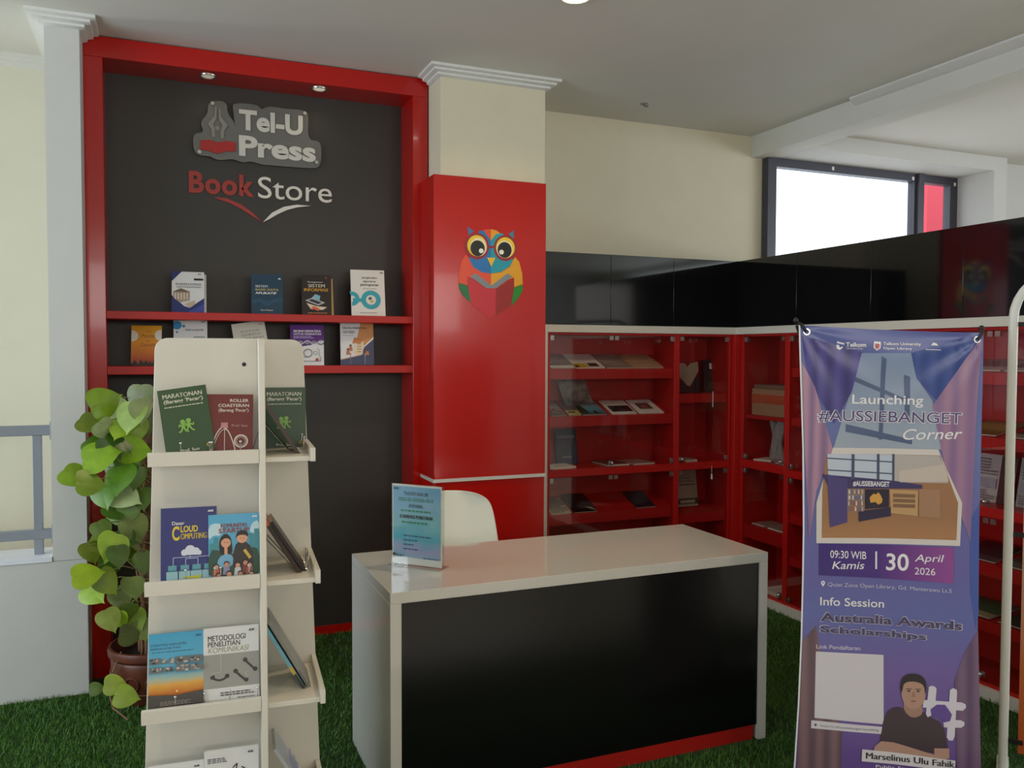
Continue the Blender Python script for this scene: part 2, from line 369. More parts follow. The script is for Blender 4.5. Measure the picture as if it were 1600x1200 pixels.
s = thing('ceiling_hook', 'tiny dark metal hook on the plain ceiling before the cream wall', 'hook', (2.632, 4.312, ZC))
part('plate', lambda m: m.lathe([(1e-4, -.004), (.022, -.003), (.024, 0)], M_grey_rail), s)
part('hook', lambda m: m.tube([(0, 0, -.003), (.0, 0, -.012), (.02, 0, -.016), (.03, 0, -.009)], .003, M_dark_frame), s)

# wall signs in the niche (flat lettering on the black panel)
k3 = 260/1418
def sg(x, y, plane=4.585): p = at(280+x*k3, 140+y*k3, y=plane); return (p.x, p.z)
def rnd(pts, it=2):
    for _ in range(it):
        q = []
        for i in range(len(pts)):
            a = pts[i]; b = pts[(i+1) % len(pts)]
            q += [(a[0]*.75+b[0]*.25, a[1]*.75+b[1]*.25), (a[0]*.25+b[0]*.75, a[1]*.25+b[1]*.75)]
        pts = q
    return pts
t = thing('press_sign', 'grey acrylic press sign with white letters and a pen nib over a red book', 'sign', (sg(650, 640)[0], 4.585, sg(650, 640)[1]))
t2 = Matrix.Translation(-t.location)
plate = [(118, 375), (215, 370), (175, 280), (245, 210), (245, 100), (405, 100), (410, 210), (470, 280), (480, 335), (455, 160), (460, 115), (665, 128), (700, 178), (745, 145), (850, 155), (885, 165), (1085, 178), (1100, 240), (1092, 430), (1185, 440), (1210, 480), (1205, 660), (1130, 676), (750, 645), (700, 640), (605, 610), (545, 628), (455, 590), (360, 605), (300, 595), (270, 570), (150, 562), (118, 500)]
M_plate = mat('frosted grey acrylic', '#6a6a64', .35, noise=.02)
part('plate', lambda m: m.prism(rnd([sg(*p) for p in plate], 2), 4.578, 4.588, M_plate), t, t2)
M_let = mat('pale grey acrylic letters', '#d2d0c6', .4, noise=.01)
a0 = sg(507, 172); a1 = sg(590, 355); a2 = sg(1050, 300); b0 = sg(507, 392); b1 = sg(525, 570); b2 = sg(1160, 560)
part('lettering', lambda m: (m.text('Tel-U', a0[0], a2[0], a1[1], a0[1], 4.570, M_let, bold=.036, depth=.008), m.text('Press', b0[0], b2[0], b1[1], b0[1], 4.570, M_let, bold=.036, depth=.008)), t, t2)
M_nib = mat('mid grey acrylic', '#83837b', .4, noise=.01); M_nib_red = mat('red acrylic', '#a81712', .35, noise=.02)
def nib(m):
    for sx in (-1, 1):
        g = lambda x, y: sg(328+sx*x, y+sx*6, 4.577)
        m.prism([g(8, 155), g(22, 155), g(28, 230), g(85, 300), g(55, 345), g(50, 415), g(22, 412), g(25, 340), g(40, 305), g(12, 260)], 4.571, 4.577, M_nib)
    m.disc(sg(325, 328, 4.577), .011, 4.5765, M_nib)
part('pen_nib', nib, t, t2)
part('book_emblem', lambda m: m.prism([sg(x, y, 4.577) for x, y in ((180, 435), (260, 430), (328, 452), (400, 440), (482, 452), (478, 528), (400, 528), (328, 548), (255, 525), (180, 510))], 4.571, 4.577, M_nib_red), t, t2)
for x, y in ((283, 120), (1068, 205), (172, 533), (1168, 622)):
    q = sg(x, y, 4.577); part('standoff_bolt', lambda m: (m.prism([(q[0]+.009*math.cos(i*PI/6), q[1]+.009*math.sin(i*PI/6)) for i in range(12)], 4.566, 4.578, M_alu)), t, t2)
t = thing('bookstore_lettering', 'red and white raised BookStore lettering with an open book swoosh', 'sign', (sg(700, 1130)[0], 4.597, sg(700, 1130)[1]))
t2 = Matrix.Translation(-t.location)
M_let_red = mat('red cut letters', '#a32a1f', .4, noise=.02); M_let_wh = mat('white cut letters', '#e4e0d4', .4, noise=.01)
a0 = sg(80, 690, 4.597); a1 = sg(85, 880, 4.597); a2 = sg(640, 915, 4.597); b0 = sg(670, 740, 4.597); b2 = sg(1300, 970, 4.597); b1 = sg(730, 928, 4.597); 
part('red_letters', lambda m: m.text('Book', a0[0], a2[0], a1[1], a0[1], 4.592, M_let_red, bold=.035, depth=.007, space=1.1), t, t2)
part('white_letters', lambda m: m.text('Store', b0[0], b2[0], b1[1], b0[1], 4.592, M_let_wh, bold=.0, depth=.007), t, t2)
part('red_swoosh', lambda m: m.prism([sg(x, y, 4.597) for x, y in ((285, 918), (400, 926), (520, 975), (620, 1045), (708, 1130), (630, 1085), (530, 1020), (430, 968), (340, 938))], 4.592, 4.599, M_let_red), t, t2)
part('white_swoosh', lambda m: m.prism([sg(x, y, 4.597) for x, y in ((712, 1132), (790, 1050), (890, 1000), (1000, 982), (1120, 992), (1010, 1003), (920, 1026), (840, 1062), (775, 1100))], 4.592, 4.599, M_let_wh), t, t2)

# ------------------------------------------------------------------ red pillar cladding with the owl emblem
t = thing('pillar_cladding', 'glossy red pillar cladding with an owl emblem and a white strip', 'wall panel', (1.62, 4.155, 0))
t2 = Matrix.Translation(-t.location)
def shell(m, z0, z1, x0, x1, yf, mt):
    m.box(x0, x1, yf, 4.168, z0, z1, mt); m.box(x0, 1.338, 4.168, 4.368, z0, z1, mt)
part('upper_panel', lambda m: shell(m, .885, 2.440, 1.298, 1.9265, 4.14, M_red), t, t2, bevel=.002)
part('lower_panel', lambda m: shell(m, 0, .868, 1.303, 1.9245, 4.146, M_red), t, t2, bevel=.002)
part('white_strip', lambda m: (m.box(1.294, 1.9275, 4.134, 4.168, .868, .885, M_white_trim), m.box(1.294, 1.338, 4.168, 4.366, .868, .885, M_white_trim)), t, t2)
def owl(m):
    ko = 150/1125
    L = [0]
    def g(x, y): p = at(690+x*ko, 340+y*ko, y=4.139); return (p.x, p.z)
    def pl(pts, c, it=0): L[0] += 1; m.flat([p for p in (rnd([g(*p) for p in pts], it) if it else [g(*p) for p in pts])], 4.1394-L[0]*.00012, ink(c, .3))
    def ds(x, y, rx, ry, c):
        L[0] += 1; m.flat([g(x+rx*math.cos(i*PI/18), y+ry*math.sin(i*PI/18)+rx*math.cos(i*PI/18)*.04) for i in range(36)], 4.1394-L[0]*.00012, ink(c, .3))
    pl([(305, 105), (378, 158), (315, 210)], '#3a6ea5'); pl([(845, 150), (785, 195), (845, 250)], '#2b7f9b')
    pl([(480, 155), (520, 138), (578, 136), (578, 275)], '#d84b22'); pl([(578, 136), (640, 150), (690, 185), (578, 275)], '#e09a1e')
    pl([(430, 160), (490, 150), (578, 270), (578, 655), (470, 640), (370, 580), (320, 480), (400, 400)], '#1a6fb0')
    pl([(578, 270), (640, 190), (720, 185), (780, 400), (838, 495), (800, 570), (700, 635), (578, 655)], '#1795a8')
    pl([(285, 430), (320, 480), (370, 580), (470, 640), (578, 658), (578, 800), (300, 690), (305, 790), (198, 765), (205, 640), (235, 500)], '#dc4a2a')
    pl([(860, 460), (838, 500), (800, 575), (700, 640), (578, 658), (578, 800), (850, 700), (850, 815), (950, 780), (945, 660), (910, 520)], '#dd9c16')
    pl([(300, 690), (520, 830), (635, 830), (848, 720), (850, 1010), (560, 1180), (335, 1000)], '#c3202c')
    pl([(635, 830), (848, 720), (850, 1010), (630, 1150)], '#98120f')
    pl([(335, 690), (400, 652), (585, 795), (770, 655), (830, 690), (640, 828), (525, 828)], '#7b8488')
    pl([(198, 762), (305, 800), (345, 1000), (250, 915), (205, 830)], '#0d6b35'); pl([(950, 785), (850, 822), (815, 1035), (900, 940), (945, 860)], '#0a8519')
    ds(413, 335, 142, 156, '#8f1f2a'); ds(745, 358, 135, 152, '#8f1f2a')
    pl([(545, 332), (625, 332), (625, 358), (545, 358)], '#8f1f2a')
    ds(413, 330, 113, 124, '#e8c62c'); ds(746, 353, 110, 122, '#e8c62c')
    ds(430, 345, 98, 108, '#ead9b0'); ds(737, 372, 95, 104, '#ead9b0')
    ds(420, 360, 84, 93, '#151812'); ds(737, 380, 82, 93, '#14140f')
    ds(462, 390, 27, 28, '#ece8e0'); ds(700, 405, 27, 28, '#ece8e0')
    pl([(530, 468), (628, 472), (580, 578)], '#e3b62a')
part('owl_emblem', owl, t, t2)

# ------------------------------------------------------------------ books
class Cover:
    """printed front of a book in 0..1 coordinates; every layer a hair further out"""
    def __init__(s, mb, w, h): s.mb = mb; s.w = w; s.h = h; s.y = -.0002
    def p(s, u, v): return ((u-.5)*s.w, v*s.h)
    def up(s): s.y -= .00012; return s.y
    def rect(s, u0, v0, u1, v1, m): s.mb.flat([s.p(u0, v0), s.p(u1, v0), s.p(u1, v1), s.p(u0, v1)], s.up(), m)
    def poly(s, pts, m, it=0): s.mb.flat(rnd([s.p(*q) for q in pts], it) if it else [s.p(*q) for q in pts], s.up(), m)
    def disc(s, u, v, r, m, sx=1):
        c = s.p(u, v); k = s.w/2; e = 1e-5      # trimmed at the edge of the cover
        s.mb.flat([(max(-k+e*i, min(k-e*i, c[0]+r*s.w*sx*math.cos(2*PI*i/24))), max(0, c[1]+r*s.w*math.sin(2*PI*i/24))) for i in range(24)], s.up(), m)
    def ring(s, u, v, r0, r1, m, a0=0, a1=2*PI): s.mb.ring(s.p(u, v), r0*s.w, r1*s.w, s.up(), m, a0=a0, a1=a1)
    def text(s, b, u0, v0, u1, v1, m, bold=.01, shear=0):
        a = s.p(u0, v0); c = s.p(u1, v1); s.mb.text(b, a[0], c[0], a[1], c[1], s.up(), m, bold=bold, shear=shear)
    def line(s, pts, wd, m):
        y = s.up(); P = [s.p(*q) for q in pts]
        for a, b in zip(P, P[1:]):
            d = Vector((b[0]-a[0], b[1]-a[1])); 
            if d.length < 1e-7: continue
            n = Vector((-d.y, d.x)).normalized()*wd*s.w/2
            s.mb.flat([(a[0]+n.x, a[1]+n.y), (a[0]-n.x, a[1]-n.y), (b[0]-n.x, b[1]-n.y), (b[0]+n.x, b[1]+n.y)], y, m)
    def small(s, u0, v0, u1, v1, rows, m, seed=1):
        """rows of print too small to read: broken dashes"""
        r = random.Random(seed); hh = (v1-v0)/rows
        for i in range(rows):
            u = u0; e = u1-(u1-u0)*r.choice((0, .1, .3)); 
            while u < e: k = r.uniform(.03, .09); s.rect(u, v0+i*hh+hh*.25, min(u+k, e), v0+i*hh+hh*.75, m); u += k+.015
    def mark(s, u, v, m): s.rect(u, v, u+.10, v+.010, m); s.poly([(u, v+.014), (u+.05, v+.014), (u+.025, v+.028)], m); s.rect(u+.055, v+.014, u+.1, v+.024, m)
def book(label, w, h, th, board, art, loc, yaw=0, tilt=0, roll=0, name='book', cat='book', group=None, spine=None):
    root = thing(name, label, cat, loc, (R(-tilt), R(roll), R(yaw)), group)
    root.rotation_mode = 'XYZ'
    root.matrix_basis = Matrix.Translation(loc) @ Matrix.Rotation(R(yaw), 4, 'Z') @ Matrix.Rotation(R(-tilt), 4, 'X') @ Matrix.Rotation(R(roll), 4, 'Y')
    mb = MB(); c = .0006 if th < .012 else .001; x = w/2
    mb.box(-x, x, 0, c, 0, h, board); mb.box(-x, x, th-c, th, 0, h, board); mb.box(-x, -x+c, c, th-c, 0, h, spine or board)
    if art: art(Cover(mb, w, h))
    mb.build('cover', root, smooth=0)
    MB().box(-x+c, x-.0015, c, th-c, .001, h-.0015, M_pages).build('pages', root, smooth=0)
    return root
def easel(label, loc, yaw, w=.09, h=.12, group='wire easels behind the display books', prong=.03, clear=True, cat='book easel', tilt=20):
    """clear bent book easel: two front prongs with ball tips, back frame and a rear strut"""
    r = thing('book_easel', label, cat, loc, (0, 0, R(yaw)), group); a = math.tan(R(tilt))
    for sx in (-1, 1):
        part('prong', lambda m: (m.tube([(sx*w/2, .012, .003), (sx*w/2, -.022, .003), (sx*w/2, -.026, .006), (sx*w/2, -.028, prong)], .0016, M_chrome, n=6), m.ball((sx*w/2, -.028, prong), .0038, M_chrome, 6)), r)
    q = [(-w/2, .012, .003), (-w/2, .012+h*a, h*.97), (-w/2+.01, .012+h*a, h), (w/2-.01, .012+h*a, h), (w/2, .012+h*a, h*.97), (w/2, .012, .003)]
    part('back_frame', lambda m: m.tube(q, .0016, M_chrome, n=6), r)
    part('rear_strut', lambda m: m.tube([(-w/3, .012+h*a, h*.95), (-w/3, .02+h*a+.02, .002), (w/3, .02+h*a+.02, .002), (w/3, .012+h*a, h*.95)], .0016, M_chrome, n=6), r)
    return r

# books on the niche shelves (u0, u1, v top, v bottom in the photo -> size and place on the real shelf)
def niche_place(u0, u1, vt, vb, ztop, yb=4.43):
    a = at(u0, vb, y=yb); b = at(u1, vb, y=yb); h = (vb-vt)*(at(0, 0, y=yb)-Vector((0, 0, EYE))).length*0
    zt = at((u0+u1)/2, vt, y=yb+.05).z
    return (a.x+b.x)/2, b.x-a.x, zt-ztop
NG = 'books standing on the red niche shelves'
def niche_book(label, q, ztop, art, board, th=.012, yaw=-6, roll=0, tilt=13, yb=4.43):
    x, wd, h = niche_place(*q, ztop, yb)
    return book(label, wd, h/math.cos(R(tilt)), th, board, art, (x, yb, ztop+.0005+(math.sin(R(abs(roll)))*wd/2 if roll else 0)+th*math.sin(R(tilt))*0), yaw, tilt, roll, group=NG)
Wt = mat('white book board', '#d9d8d6', .35); 
def art_a(c):
    nv = ink('#27306b'); c.poly([(0, .76), (0, 1), (.3, 1)], nv); c.poly([(0, 0), (1, 0), (1, .36), (.55, .12), (.38, .16), (0, .42)], nv); c.poly([(.45, 0), (1, 0), (1, .22)], ink('#3d4a94'))
    c.rect(.68, .79, .97, .84, M_ink); c.text('EKONOMI & KOPERASI', .12, .68, .9, .715, M_ink); c.rect(.12, .655, .92, .66, M_ink); c.small(.15, .6, .9, .64, 1, ink('#777777'))
    st = ink('#a3917c'); c.poly([(.05, .36), (.05, .5), (.28, .58), (.55, .5), (.55, .3), (.25, .24)], st); c.poly([(.03, .5), (.28, .59), (.58, .5)], ink('#6d5c4c'))
    for i in range(5): c.rect(.1+i*.09, .32, .13+i*.09, .47, ink('#e2d8c8'))
    c.poly([(.4, .2), (.7, .3), (.72, .2), (.58, .12)], ink('#bda78d')); c.mark(.8, .93, M_ink)
S1, S2 = 1.727, 1.468
qa = (268, 319, 425, 486)
niche_book('white and navy economics book with a columned building, front copy on upper niche shelf', qa, S1, art_a, Wt, yaw=-5)
x, wd, h = niche_place(*qa, S1)
book('second copy tucked behind the white and navy columned building book', wd, h*.97, .012, Wt, None, (x+.012, 4.452, S1+.0005), -3, 12, 0, group=NG)
def art_b(c):
    c.text('SISTEM', .13, .67, .52, .725, M_white_ink, bold=.02); c.text('BASIS DATA', .13, .585, .87, .64, ink('#b9a766'), bold=.02); c.text('APLIKATIF', .13, .5, .8, .555, M_white_ink, bold=.02)
    for i in range(4): c.line([(0, .33-i*.03), (.25, .38-i*.02), (.5, .3-i*.03), (.75, .37-i*.02), (1, .42-i*.04)], .008, ink('#3f6d86'))
    c.text('Dwi Pratiwi', .3, .085, .68, .115, M_white_ink); c.poly([(.84, .88), (.96, .88), (.9, .915)], M_white_ink)
niche_book('dark teal blue Sistem Basis Data Aplikatif book on the upper niche shelf', (393, 442, 429, 487), S1, art_b, ink('#213f52'))
def art_c(c):
    c.text('Pengantar', .2, .8, .72, .835, M_white_ink); c.text('SISTEM', .22, .69, .78, .77, ink('#e8dcc4'), bold=.02); c.text('INFORMASI', .08, .59, .88, .665, ink('#d8a23a'), bold=.02)
    c.poly([(.12, .36), (.55, .24), (.78, .31), (.35, .43)], ink('#b9b9b8')); c.poly([(.2, .365), (.54, .27), (.68, .31), (.35, .4)], ink('#2b3138')); c.poly([(.34, .43), (.6, .37), (.62, .48), (.45, .52)], ink('#7fb0c0'))
    c.poly([(.15, .3), (.3, .15), (.7, .13), (.85, .2), (.5, .22)], ink('#d8c4b0')); c.poly([(.3, .18), (.55, .1), (.6, .16), (.4, .22)], ink('#d0612f')); c.small(.2, .03, .85, .07, 1, ink('#c57b3f')); c.disc(.82, .93, .03, ink('#a05040'))
niche_book('black Sistem Informasi book with opened cover on the upper niche shelf', (472, 518, 430, 488), S1, art_c, ink('#2c2220'), th=.018, yaw=-8)
x, wd, h = niche_place(472, 519, 432, 489, S1)
MBp = book('cream inner leaves showing behind the black Sistem Informasi book', wd*.9, h*.98, .006, ink('#cfa963'), None, (x+.022, 4.462, S1+.0005), -2, 12, 0, group=NG)
def art_d(c):
    c.text('pengenalan', .33, .80, .78, .855, M_ink, bold=.02); c.text('algoritma', .36, .72, .74, .775, M_ink, bold=.02); c.text('pemrograman', .28, .635, .82, .69, M_ink, bold=.02); c.small(.35, .58, .75, .605, 1, ink('#888888'))
    tq = ink('#2f9fae'); c.ring(.58, .35, .15, .29, tq); c.ring(.02, .37, .1, .22, tq, -PI/2, PI/2+.3); c.rect(.05, .3, .32, .38, tq)
    c.poly([(.5, .37), (.53, .41), (.6, .41), (.6, .36), (.53, .35)], ink('#33475c')); c.poly([(.66, .33), (.63, .29), (.56, .29), (.56, .34), (.63, .35)], ink('#c9b04a'))
    c.small(.25, .06, .75, .085, 1, ink('#888888')); c.mark(.86, .93, ink('#666666'))
niche_book('white programming book with a big turquoise GO on the upper niche shelf', (550, 602, 422, 491), S1, art_d, mat('warm white board', '#dcd9d2', .35), th=.014)
def art_e(c):
    wht = ink('#ded8c8'); c.disc(.03, .74, .2, wht, sx=1); c.disc(.97, .76, .2, wht)
    for b, u0, v0, u1, v1 in (('Para', .5, .84, .66, .88), ('Pecinta', .33, .7, .78, .79), ('dan', .5, .6, .62, .64), ('Cemara', .3, .48, .8, .57)): c.text(b, u0, v0, u1, v1, ink('#8a4d12'), shear=.3, bold=0)
    r = random.Random(4); u = 0
    while u < 1: k = r.uniform(.02, .07); c.rect(u, 0, u+k, r.uniform(.05, .14), ink('#241a14')); u += k
niche_book('yellow orange sunset novel with a dark skyline at left of the lower niche shelf', (204, 252, 509, 569), S2, art_e, grad('yellow sunset print', [(0, '#7a2a14'), (.18, '#b8541a'), (.5, '#d98a1b'), (1, '#e0a51d')], 0, .22))
def art_f(c):
    c.disc(.1, .88, .14, ink('#2f86b4')); c.disc(.3, .86, .045, ink('#2f86b4')); c.disc(.1, .73, .03, ink('#2d5f80')); c.poly([(0, 0), (.6, 0), (.45, .42), (.15, .52), (0, .5)], ink('#3b7f8f'), 1); c.text('FISIKA & SAINTEK', .35, .76, .9, .8, M_ink); c.small(.6, .3, .92, .65, 6, ink('#8f969c')); c.mark(.82, .94, ink('#555555'))
niche_book('white and blue bubble book standing behind the bookstand on lower niche shelf', (271, 324, 500, 568), S2, art_f, Wt, yaw=-4, th=.02)
def art_g(c):
    g = ink('#8a8876'); c.text('ROTASI', .25, .76, .8, .81, g); c.text('SEMESTA', .25, .67, .82, .72, g); c.text('PUISI ESAI', .15, .58, .9, .63, g); c.rect(.1, .53, .9, .537, g); c.mark(.82, .9, ink('#b55a50'))
niche_book('leaning beige book above the bookstand top on the lower niche shelf', (372, 424, 507, 567), S2, art_g, ink('#c9c6b4'), roll=-9, tilt=12)
def art_h(c):
    pu = ink('#5a2a78'); c.poly([(0, .5), (0, 1), (1, 1), (1, .62), (.6, .5), (.3, .46)], pu); c.text('BIOINFORMATIKA', .1, .82, .92, .875, M_white_ink, bold=.02); c.text('UNTUK KESEHATAN', .1, .75, .92, .80, M_white_ink, bold=.02); c.small(.1, .66, .7, .73, 2, ink('#c9b4d6'))
    pts = [(.2+.8*i/20, .56+.05*math.sin(i*.62)) for i in range(21)]; p2 = [(.2+.8*i/20, .56-.05*math.sin(i*.62)) for i in range(21)]
    c.line(pts, .03, ink('#3d3850')); c.line(p2, .02, ink('#d9d4de'))
    for i in range(0, 20): c.line([pts[i], p2[i]], .012, ink('#d9d4de'))
    k = ink('#4d4d50'); c.ring(.52, .3, .11, .13, k); c.ring(.75, .3, .05, .06, k); c.line([(.3, .1), (.9, .1), (.9, .22)], .015, k); c.rect(.75, .1, .83, .17, ink('#a04038')); c.line([(.35, .1), (.35, .2), (.5, .2)], .012, k); c.line([(.8, .42), (.86, .36), (.86, .2)], .012, k)
niche_book('purple and white Bioinformatika book with a helix on lower niche shelf', (454, 506, 508, 568), S2, art_h, Wt, yaw=-8)
def art_i(c):
    c.poly([(.62, 1), (1, 1), (1, .62), (.74, .44), (.5, .62)], ink('#c98a55')); c.poly([(0, 0), (1, 0), (1, .6), (.72, .42), (.6, .22), (.4, .2), (0, .12)], ink('#454a66')); c.line([(1, .64), (.73, .44)], .03, M_white_ink); c.line([(0, .13), (.4, .2), (.6, .24)], .03, ink('#c9a578'))
    c.text('DIGITAL MARKETING', .07, .83, .8, .88, ink('#4a4a48')); c.text('ODYSSEY', .07, .73, .45, .79, ink('#4a4a48')); c.small(.07, .67, .4, .69, 1, ink('#8a8a88'))
    c.poly([(.4, .27), (.66, .24), (.7, .55), (.45, .6)], ink('#e2c9a2')); c.poly([(.35, .5), (.42, .64), (.72, .58), (.6, .5)], ink('#c07a48'))
    for i in range(4): c.rect(.5, .3+i*.06, .62, .315+i*.06, ink('#5a6a80'))
    for u, v in ((.3, .45), (.22, .36), (.8, .35)): c.disc(u, v, .035, ink('#6a4030')); c.poly([(u-.06, v-.12), (u+.06, v-.12), (u+.04, v-.03), (u-.04, v-.03)], ink('#b8724a'))
niche_book('white orange and navy Digital Marketing book at right of lower niche shelf', (533, 584, 503, 568), S2, art_i, Wt, yaw=-8)
a = at(559, 569, y=4.425); easel('wire easel holding the Digital Marketing book on the lower niche shelf', (a.x, 4.43, S2), -8, w=.075, h=.1, prong=.06, tilt=24)
a = at(216, 569, y=4.425); easel('wire easel holding the yellow orange sunset novel in the niche', (a.x+.04, 4.43, S2), -6, w=.075, h=.1, prong=.045, tilt=24)

# ------------------------------------------------------------------ reception desk
t = thing('reception_desk', 'glossy white waterfall reception desk with a black front panel', 'desk', (1.446, 2.97, 0))
t2 = Matrix.Translation(-t.location)
X0, X1, Y0, Y1 = .69, 2.22, 2.675, 3.268; th = .038
part('top', lambda m: m.box(X0, X1, Y0, Y1, .75-th, .75, M_white_gloss), t, t2, bevel=.0015)
part('side_panel', lambda m: m.box(X0, X0+th, Y0, Y1, 0, .75-th, M_white_gloss), t, t2, bevel=.0015)
part('side_panel', lambda m: m.box(X1-th, X1, Y0, Y1, 0, .75-th, M_white_gloss), t, t2, bevel=.0015)
part('front_panel', lambda m: m.box(X0+th, X1-th, 2.684, 2.706, .062, .75-th, M_black_desk), t, t2)
part('kick_strip', lambda m: m.box(X0+th, X1-th-.015, 2.687, 2.706, 0.002, .062, mat('red kick laminate', '#a31a14', .35, noise=.02)), t, t2)
# sign holder standing on it
p0 = Vector((.797, 3.055, .75)); p1 = Vector((.94, 2.895, .75)); d = (p1-p0); yw = math.atan2(d.y, d.x)
t = thing('sign_holder', 'clear acrylic sign holder with a pale blue payment notice on the desk', 'sign holder', (p0+p1)/2, (0, 0, yw))
part('base', lambda m: m.box(-.11, .11, -.03, .05, .0005, .0035, M_acrylic), t, bevel=.001)
part('acrylic_panel', lambda m: (m.box(-.11, .115, -.0035, -.0015, .0035, .303, M_acrylic), m.box(-.11, .115, .0015, .0035, .0035, .303, M_acrylic)), t)
def notice(m):
    m.box(-.107, .105, -.0005, .0005, .006, .301, M_paper)
    c = Cover(m, .212, .295); c.y = -.0008; g0 = c.p
    c.p = lambda u, v: (g0(u, v)[0]-.001, g0(u, v)[1]+.006)
    c.rect(.02, .085, .98, .975, grad('notice wash', [(0, '#7fb0c8'), (.2, '#a8a9cc'), (.35, '#5fb4c9'), (.55, '#8fc6cf'), (.75, '#8fbcd8'), (1, '#7db2d4')], .0, .30, noise=.5, nscale=9))
    for b, u0, u1, v, col, hh in (('TRANSFER BANK BRI', .24, .73, .865, '#101c2a', .045), ('0000-00-000000-00-0', .13, .83, .79, '#2f7f58', .048), ('ATAS NAMA', .34, .63, .715, '#101c2a', .042), ('KONFIRMASI PEMBAYARAN', .16, .82, .575, '#101c2a', .045)):
        c.text(b, u0, v, u1, v+hh, ink(col), bold=.015)
    for v, u0, u1 in ((.65, .18, .78), (.505, .2, .72)): c.small(u0, v, u1, v+.045, 1, ink('#4a8f72'), 3)
    for v, u1 in ((.345, .86), (.29, .55), (.235, .48), (.18, .56)): c.small(.24, v, u1, v+.03, 1, ink('#3a5a78'), 7)
    c.mark(.04, .935, ink('#2a4a6a')); c.disc(.05, .115, .025, M_ink); c.small(.09, .1, .22, .12, 1, M_ink); c.small(.65, .09, .95, .11, 1, ink('#3a5a78'))
part('notice', notice, t)
# chair behind the desk
def shell_chair(label, loc, yaw):
    t = thing('shell_chair', label, 'chair', loc, (0, 0, R(yaw)))
    prof = [(-.22, .43), (-.20, .455), (-.1, .452), (0, .445), (.09, .45), (.16, .475), (.20, .53), (.225, .61), (.245, .70), (.262, .79), (.275, .86), (.278, .885)]
    n = 15; vs = []; fs = []; k = len(prof)
    for i, (y, z) in enumerate(prof):
        f = i/(k-1); wdt = .205+.028*math.sin(PI*min(1, f*1.15)) if f < .8 else .205+.028*math.sin(PI*.92)
        if f > .6: wdt *= 1-.06*((f-.6)/.4)
        if f > .80: wdt *= math.sqrt(max(.12, 1-((f-.80)/.235)**2.4))
        for j in range(n):
            a = -1+2*j/(n-1); s2 = a*a
            if f < .5: q = (a*wdt, y, z+.055*s2*s2*(.4+f))
            else: q = (a*wdt, y-.07*s2*(1.2-f*.5), z-.012*s2)
            vs.append(q)
    for i in range(k-1):
        for j in range(n-1): fs.append((i*n+j, i*n+j+1, (i+1)*n+j+1, (i+1)*n+j))
    sh = MB().add(vs, fs, mat('white moulded plastic', '#d6d3c0', .35, noise=.01)).build('shell', t, smooth=80)
    s_ = sh.modifiers.new('thick', 'SOLIDIFY'); s_.thickness = .007; sb = sh.modifiers.new('sub', 'SUBSURF'); sb.levels = 2; sb.render_levels = 2
    for sx in (-1, 1):
        for sy in (-1, 1): part('leg', lambda m: m.tube([(sx*.10, sy*.09, .445), (sx*.20, sy*.19, .008)], [.015, .010], mat('pale beech', '#b98f5c', .5, noise=.1), n=10), t)
    part('under_frame', lambda m: (m.tube([(-.12, -.11, .40), (.12, .11, .40)], .006, M_dark_frame), m.tube([(-.12, .11, .40), (.12, -.11, .40)], .006, M_dark_frame), m.box(-.1, .1, -.09, .09, .428, .440, M_dark_frame)), t)
    return t
shell_chair('white moulded shell chair tucked behind the reception desk', (1.225, 3.52, 0), -8)

# ------------------------------------------------------------------ revolving pinwheel bookstand
ST_LOC = Vector((.207, 2.6535, 0)); ST_YAW = -4.5
t = thing('bookstand', 'white pinwheel bookstand with tapered panels and lipped shelves', 'bookstand', ST_LOC, (0, 0, R(ST_YAW)))
ST = Matrix.Translation(ST_LOC) @ Matrix.Rotation(R(ST_YAW), 4, 'Z')
SH = 1.575; SS = .084; PT = .017
def Lz(z): return .260-.032*z
TIERS = [1.265, .918, .575, .232]
def panel(m):
    # panel in local plane y=-SS: from its inner end at x=+SS to the tapered outer edge at x=-L(z)
    pts = [(SS-PT, .03), (SS-PT, SH)]
    rad = .035; xo = -Lz(SH)
    for i in range(7): a = PI/2*i/6; pts.append((xo+rad-rad*math.sin(a), SH-rad+rad*math.cos(a)))
    pts.append((-Lz(.03), .03)); m.prism(pts, -SS, -SS+PT, M_white_lam)
def shelf_fn(z):
    def fn(m):
        L = Lz(z)-.014; m.box(-L, SS-PT-.001, -L, -SS-.0005, z-.038, z-.024, M_white_lam)
    return fn
def lip_fn(z):
    def fn(m):
        L = Lz(z)-.014; m.box(-L-.014, SS-PT-.001, -L-.014, -L, z-.038, z, M_white_lam)
    return fn
for k in range(4):
    Rm = Matrix.Rotation(k*PI/2, 4, 'Z')
    part('panel', panel, t, Rm, bevel=.0015)
    for z in TIERS:
        so = part('shelf', shelf_fn(z), t, Rm, bevel=.001); part('lip', lip_fn(z), so, Rm, bevel=.001)
part('base', lambda m: (m.lathe([(1e-4, .0), (.20, 0), (.20, .018), (1e-4, .018)], M_white_lam, n=40), m.lathe([(.05, .018), (.05, .032)], M_alu)), t)
part('screw_hole', lambda m: m.prism([(.03+.006*math.cos(i*PI/6), 1.50+.006*math.sin(i*PI/6)) for i in range(12)], -SS-.0006, -SS+.001, M_ink), t)

